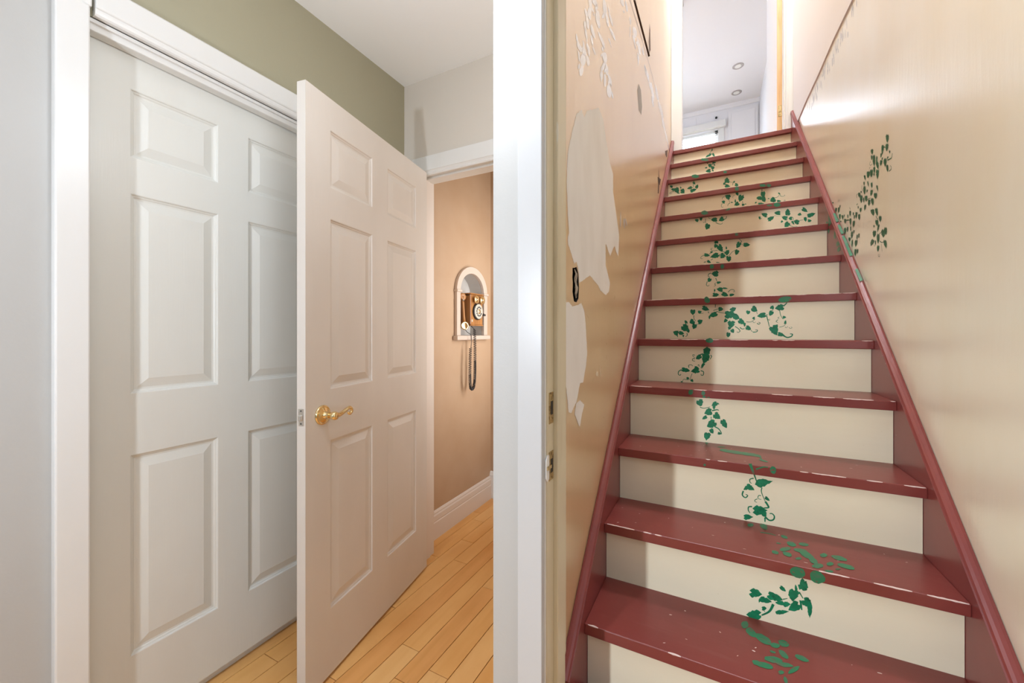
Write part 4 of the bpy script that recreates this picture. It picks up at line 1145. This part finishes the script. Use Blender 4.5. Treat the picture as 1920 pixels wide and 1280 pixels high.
# flush white panel door of a built-in cupboard on the far wall
cb = MB().box(.20, .645, 7.772, 7.80, UF, 5.06).build('door_2', M['upstairs_paint'], None, kind='structure', bevel=.004)
MB().box(.25, .60, 7.762, 7.775, UF + .1, 5.01).build('panel', M['upstairs_paint'], cb, bevel=.005)
MB().box(.60, .612, 7.755, 7.775, 4.1, 4.2).build('handle', M['ring_grey'], cb, bevel=.003)
# header panel and small dark eye bolt over the window
hp = MB().box(-.62, -.30, 7.79, 7.80, wz1 + .13, wz1 + .27).build('trim_5', M['upstairs_paint'], None, bevel=.003, **ST)
MB().lathe([(.016, 0), (.018, .02), (.012, .035)], (.02, 7.80, 4.99), (0, -1, 0), 12).build('curtain_hook', M['dark'], None, label='small dark hook on the white wall above the upstairs window', category='hook')
# landing doorway trim
t6 = MB().box(-.3345, -.252, 3.628, 3.650, UF, UF + 2.03).build('trim_6', M['trim_white'], None, bevel=.003, **ST)
MB().box(-.263, -.250, 3.640, 3.755, UF, UF + 2.03).build('side_jamb', M['trim_white'], t6, bevel=.002)
MB().box(.494, .533, 3.628, 3.650, UF, UF + 2.03).build('side_casing', M['trim_white'], t6, bevel=.004)
MB().box(.484, .499, 3.634, 3.755, UF, UF + 2.03).build('side_jamb', M['trim_white'], t6, bevel=.002)
MB().box(.474, .486, 3.675, 3.715, UF, UF + 2.02).build('door_stop', M['trim_white'], t6, bevel=.002)
# upstairs door standing open, hinge edge of bare wood
d3 = empty('landing_door', (.46, 3.76, UF), label='upstairs door swung open at the stair head, bare wood edge showing', category='door')
MB().box(.440, .474, 3.765, 4.46, UF + .012, UF + 2.02).build('leaf', M['upstairs_paint'], d3, bevel=.002)
he = MB().box(.4395, .4745, 3.757, 3.766, UF + .012, UF + 2.02).build('hinge_edge', M['bare_wood'], d3, bevel=.001)
MB().box(.446, .470, 3.7545, 3.758, UF + .175, UF + .265).build('hinge_leaf', M['old_brass'], he, bevel=.001)
# recessed ceiling lights
for lab, (x, y) in (('round recessed ceiling light upstairs nearer the stairs', (.305, 6.72)), ('round recessed ceiling light upstairs nearer the window', (.316, 7.45))):
    rl = empty('recessed_light', (x, y, UC), label=lab, category='ceiling light', group='recessed lights in the upstairs ceiling')
    MB().lathe([(.048, 0), (.050, .006), (.070, .008), (.076, .003), (.076, 0)], (x, y, UC), (0, 0, -1), 28).build('trim_ring', M['ring_grey'], rl)
    MB().lathe([(.046, .0), (.046, .0085), (.03, .0105)], (x, y, UC), (0, 0, -1), 24).build('lens', M['lamp_white'], rl)
vt = MB().box(-.46, -.335, 5.06, 5.16, UC - .035, UC).build('ceiling_vent', M['ring_grey'], None, bevel=.01, label='small grey vent on the upstairs ceiling beside the door casing', category='vent')

# ------------------------------------------------------------------ arched niche and the old telephone
ni = empty('arched_niche', (XW, 2.22, 1.17), label='white arched niche frame on the taupe wall beyond the open door', category='niche')
XF = -1.455
io = arch(NY0, NY1, NZ0, NSP, .128); oo = arch(2.064, 2.440, NZ0, NSP, .174)
a = MB(); ii = io[1:-1]; ou = oo[1:-1]; n = len(ii)
vs = [(XF, p, q) for p, q in ii] + [(XF, p, q) for p, q in ou] + [(XW, p, q) for p, q in ii] + [(XW, p, q) for p, q in ou]
fs = []
for q in range(n - 1):
    fs += [(q, q + 1, n + q + 1, n + q), (n + q, n + q + 1, 3 * n + q + 1, 3 * n + q), (q, q + 1, 2 * n + q + 1, 2 * n + q), (2 * n + q, 2 * n + q + 1, 3 * n + q + 1, 3 * n + q)]
fs += [(0, n, 3 * n, 2 * n), (n - 1, 2 * n - 1, 4 * n - 1, 3 * n - 1)]
a.add(vs, fs).build('arch', M['niche_paint'], ni, bevel=.003)
MB().box(XW, XF, 2.064, NY0, 1.20, NSP).build('pilaster', M['niche_paint'], ni, bevel=.003)
MB().box(XW, XF, NY1, 2.440, 1.20, NSP).build('pilaster', M['niche_paint'], ni, bevel=.003)
MB().box(XW, XF + .008, 2.059, NY0 + .010, NSP - .008, NSP + .008).build('capital', M['niche_paint'], ni, bevel=.004)
MB().box(XW, XF + .008, NY1 - .010, 2.446, NSP - .008, NSP + .008).build('capital', M['niche_paint'], ni, bevel=.004)
MB().box(XW, XF + .016, 2.048, 2.456, 1.170, 1.200).build('sill', M['niche_paint'], ni, bevel=.006)
lin = MB(); n = len(io)
lin.add([(XW, p, q) for p, q in io] + [(XW - .095, p, q) for p, q in io], [(i, (i + 1) % n, n + (i + 1) % n, n + i) for i in range(n)])
fill(lin, io, [], lambda p, q: (XW - .095, p, q))
lin.build('recess', M['niche_inner'], ni)
ph = empty('antique_telephone', (XW - .09, 2.24, 1.27), label='antique style wooden wall telephone with twin brass bells and dial', category='telephone')
PX, PY0, PY1, PZ0, PZ1 = -1.424, 2.172, 2.322, 1.272, 1.472
cs = MB().box(XW - .093, PX - .006, PY0 + .006, PY1 - .006, PZ0 + .006, PZ1 - .006).build('case', M['oak'], ph, bevel=.003)
MB().box(PX - .012, PX, PY0, PY1, PZ0, PZ1).build('front_panel', M['oak'], cs, bevel=.004)
MB().box(XW - .093, PX + .008, PY0 - .008, PY1 + .008, PZ1, PZ1 + .008).build('top_board', M['oak'], cs, bevel=.003)
MB().box(XW - .093, PX + .004, PY0 - .004, PY1 + .004, PZ0 - .008, PZ0).build('bottom_board', M['oak'], cs, bevel=.003)
for y in (PY0 + .044, PY1 - .036):
    MB().lathe([(.008, 0), (.010, .008), (.022, .012), (.027, .020), (.028, .024), (.022, .022), (.012, .018), (.009, .026), (.004, .030)], (PX, y, PZ1 - .034), (1, 0, 0), 24).build('bell', M['brass'], ph)
dy, dz = (PY0 + PY1) / 2 + .004, PZ0 + .088
dl = MB().lathe([(.056, 0), (.056, .010), (.052, .014), (.050, .013)], (PX, dy, dz), (1, 0, 0), 36).build('dial', M['black_plastic'], ph)
MB().lathe([(.050, .012), (.050, .0155), (.046, .0165)], (PX, dy, dz), (1, 0, 0), 36).build('number_plate', M['dial_face'], dl)
fh = MB()
for q in range(10):
    t = q / 10 * 2 * math.pi * .86 + .9; fh.lathe([(.0066, .0166), (.0062, .0172)], (PX, dy + .029 * math.cos(t), dz + .029 * math.sin(t)), (1, 0, 0), 10)
fh.build('finger_hole', M['dark'], dl)
MB().lathe([(.016, .016), (.015, .020), (.006, .022)], (PX, dy, dz), (1, 0, 0), 20).build('dial_hub', M['brass'], dl)
MB().box(PX - .001, PX + .0015, PY0 + .012, PY0 + .024, PZ0 + .018, PZ0 + .034).build('name_plate', M['dial_face'], ph, bevel=.0005)
MB().tube([(PX - .03, PY1 - .006, PZ0 + .105), (PX - .03, PY1 + .02, PZ0 + .105), (PX - .028, PY1 + .026, PZ0 + .098), (PX - .02, PY1 + .028, PZ0 + .078), (PX - .012, PY1 + .030, PZ0 + .072)], .0045, 10).tube([(PX - .012, PY1 + .024, PZ0 + .072), (PX - .012, PY1 + .052, PZ0 + .069)], [.009, .007], 10).build('crank', M['black_plastic'], ph)
# receiver hung on the left side
rc = MB().tube([(-1.462, 2.132, 1.455), (-1.455, 2.130, 1.40), (-1.452, 2.132, 1.33), (-1.450, 2.134, 1.285)], [.011, .009, .009, .012], 12).build('receiver', M['oak'], ph)
MB().lathe([(.013, -.022), (.022, -.010), (.025, .006), (.022, .012), (.012, .010)], (-1.462, 2.132, 1.452), (.8, -.3, .2), 20).build('earpiece', M['oak'], rc)
MB().lathe([(.012, -.034), (.016, -.02), (.020, -.014), (.021, 0), (.026, .008), (.028, .014), (.020, .012), (.008, .010)], (-1.447, 2.132, 1.262), (.75, -.45, .1), 20).build('mouthpiece', M['brass'], rc)
MB().tube([(XW - .02, PY0, 1.43), (-1.475, 2.15, 1.428), (-1.450, 2.128, 1.424), (-1.440, 2.112, 1.432)], .004, 8).build('cradle_hook', M['steel'], ph)
cp = []; N = 900
path = [(-1.415, 2.205, 1.240), (-1.412, 2.206, 1.12), (-1.412, 2.206, .97), (-1.414, 2.204, .89), (-1.416, 2.196, .857), (-1.418, 2.180, .845), (-1.418, 2.164, .857), (-1.418, 2.156, .89), (-1.418, 2.154, .95), (-1.418, 2.158, 1.05), (-1.418, 2.164, 1.12)]
PV = [Vector(p) for p in path]; seg = [(PV[i + 1] - PV[i]).length for i in range(len(PV) - 1)]; tot = sum(seg)
def along(s):
    i = 0
    while i < len(seg) - 1 and s > seg[i]: s -= seg[i]; i += 1
    t = min(1, s / seg[i]); return PV[i].lerp(PV[i + 1], t), (PV[i + 1] - PV[i]).normalized()
turn = 0.0; last = 0
for k in range(N + 1):
    s = tot * k / N; p, d = along(s)
    q, d2 = along(min(tot, s + .02)); d = (d + d2).normalized()
    pitch = .0065 if .3 * tot < s < .75 * tot else .012
    turn += (tot / N) / pitch * 2 * math.pi
    uu = Vector((1, 0, 0)); uu = (uu - d * uu.dot(d)).normalized(); ww = d.cross(uu)
    cp.append(p + (uu * math.cos(turn) + ww * math.sin(turn)) * .0085)
cd = MB().tube(cp, .0023, 5).build('cord', M['black_plastic'], ph)
MB().tube([(-1.418, 2.166, 1.12), (-1.416, 2.172, 1.16), (-1.414, 2.162, 1.205), (-1.440, 2.150, 1.225), (-1.447, 2.138, 1.245)], .002, 6).build('cord_lead', M['black_plastic'], cd)
MB().tube([(-1.415, 2.205, 1.24), (-1.45, 2.22, 1.262), (-1.47, 2.22, 1.275)], .002, 6).build('cord_lead', M['black_plastic'], cd)
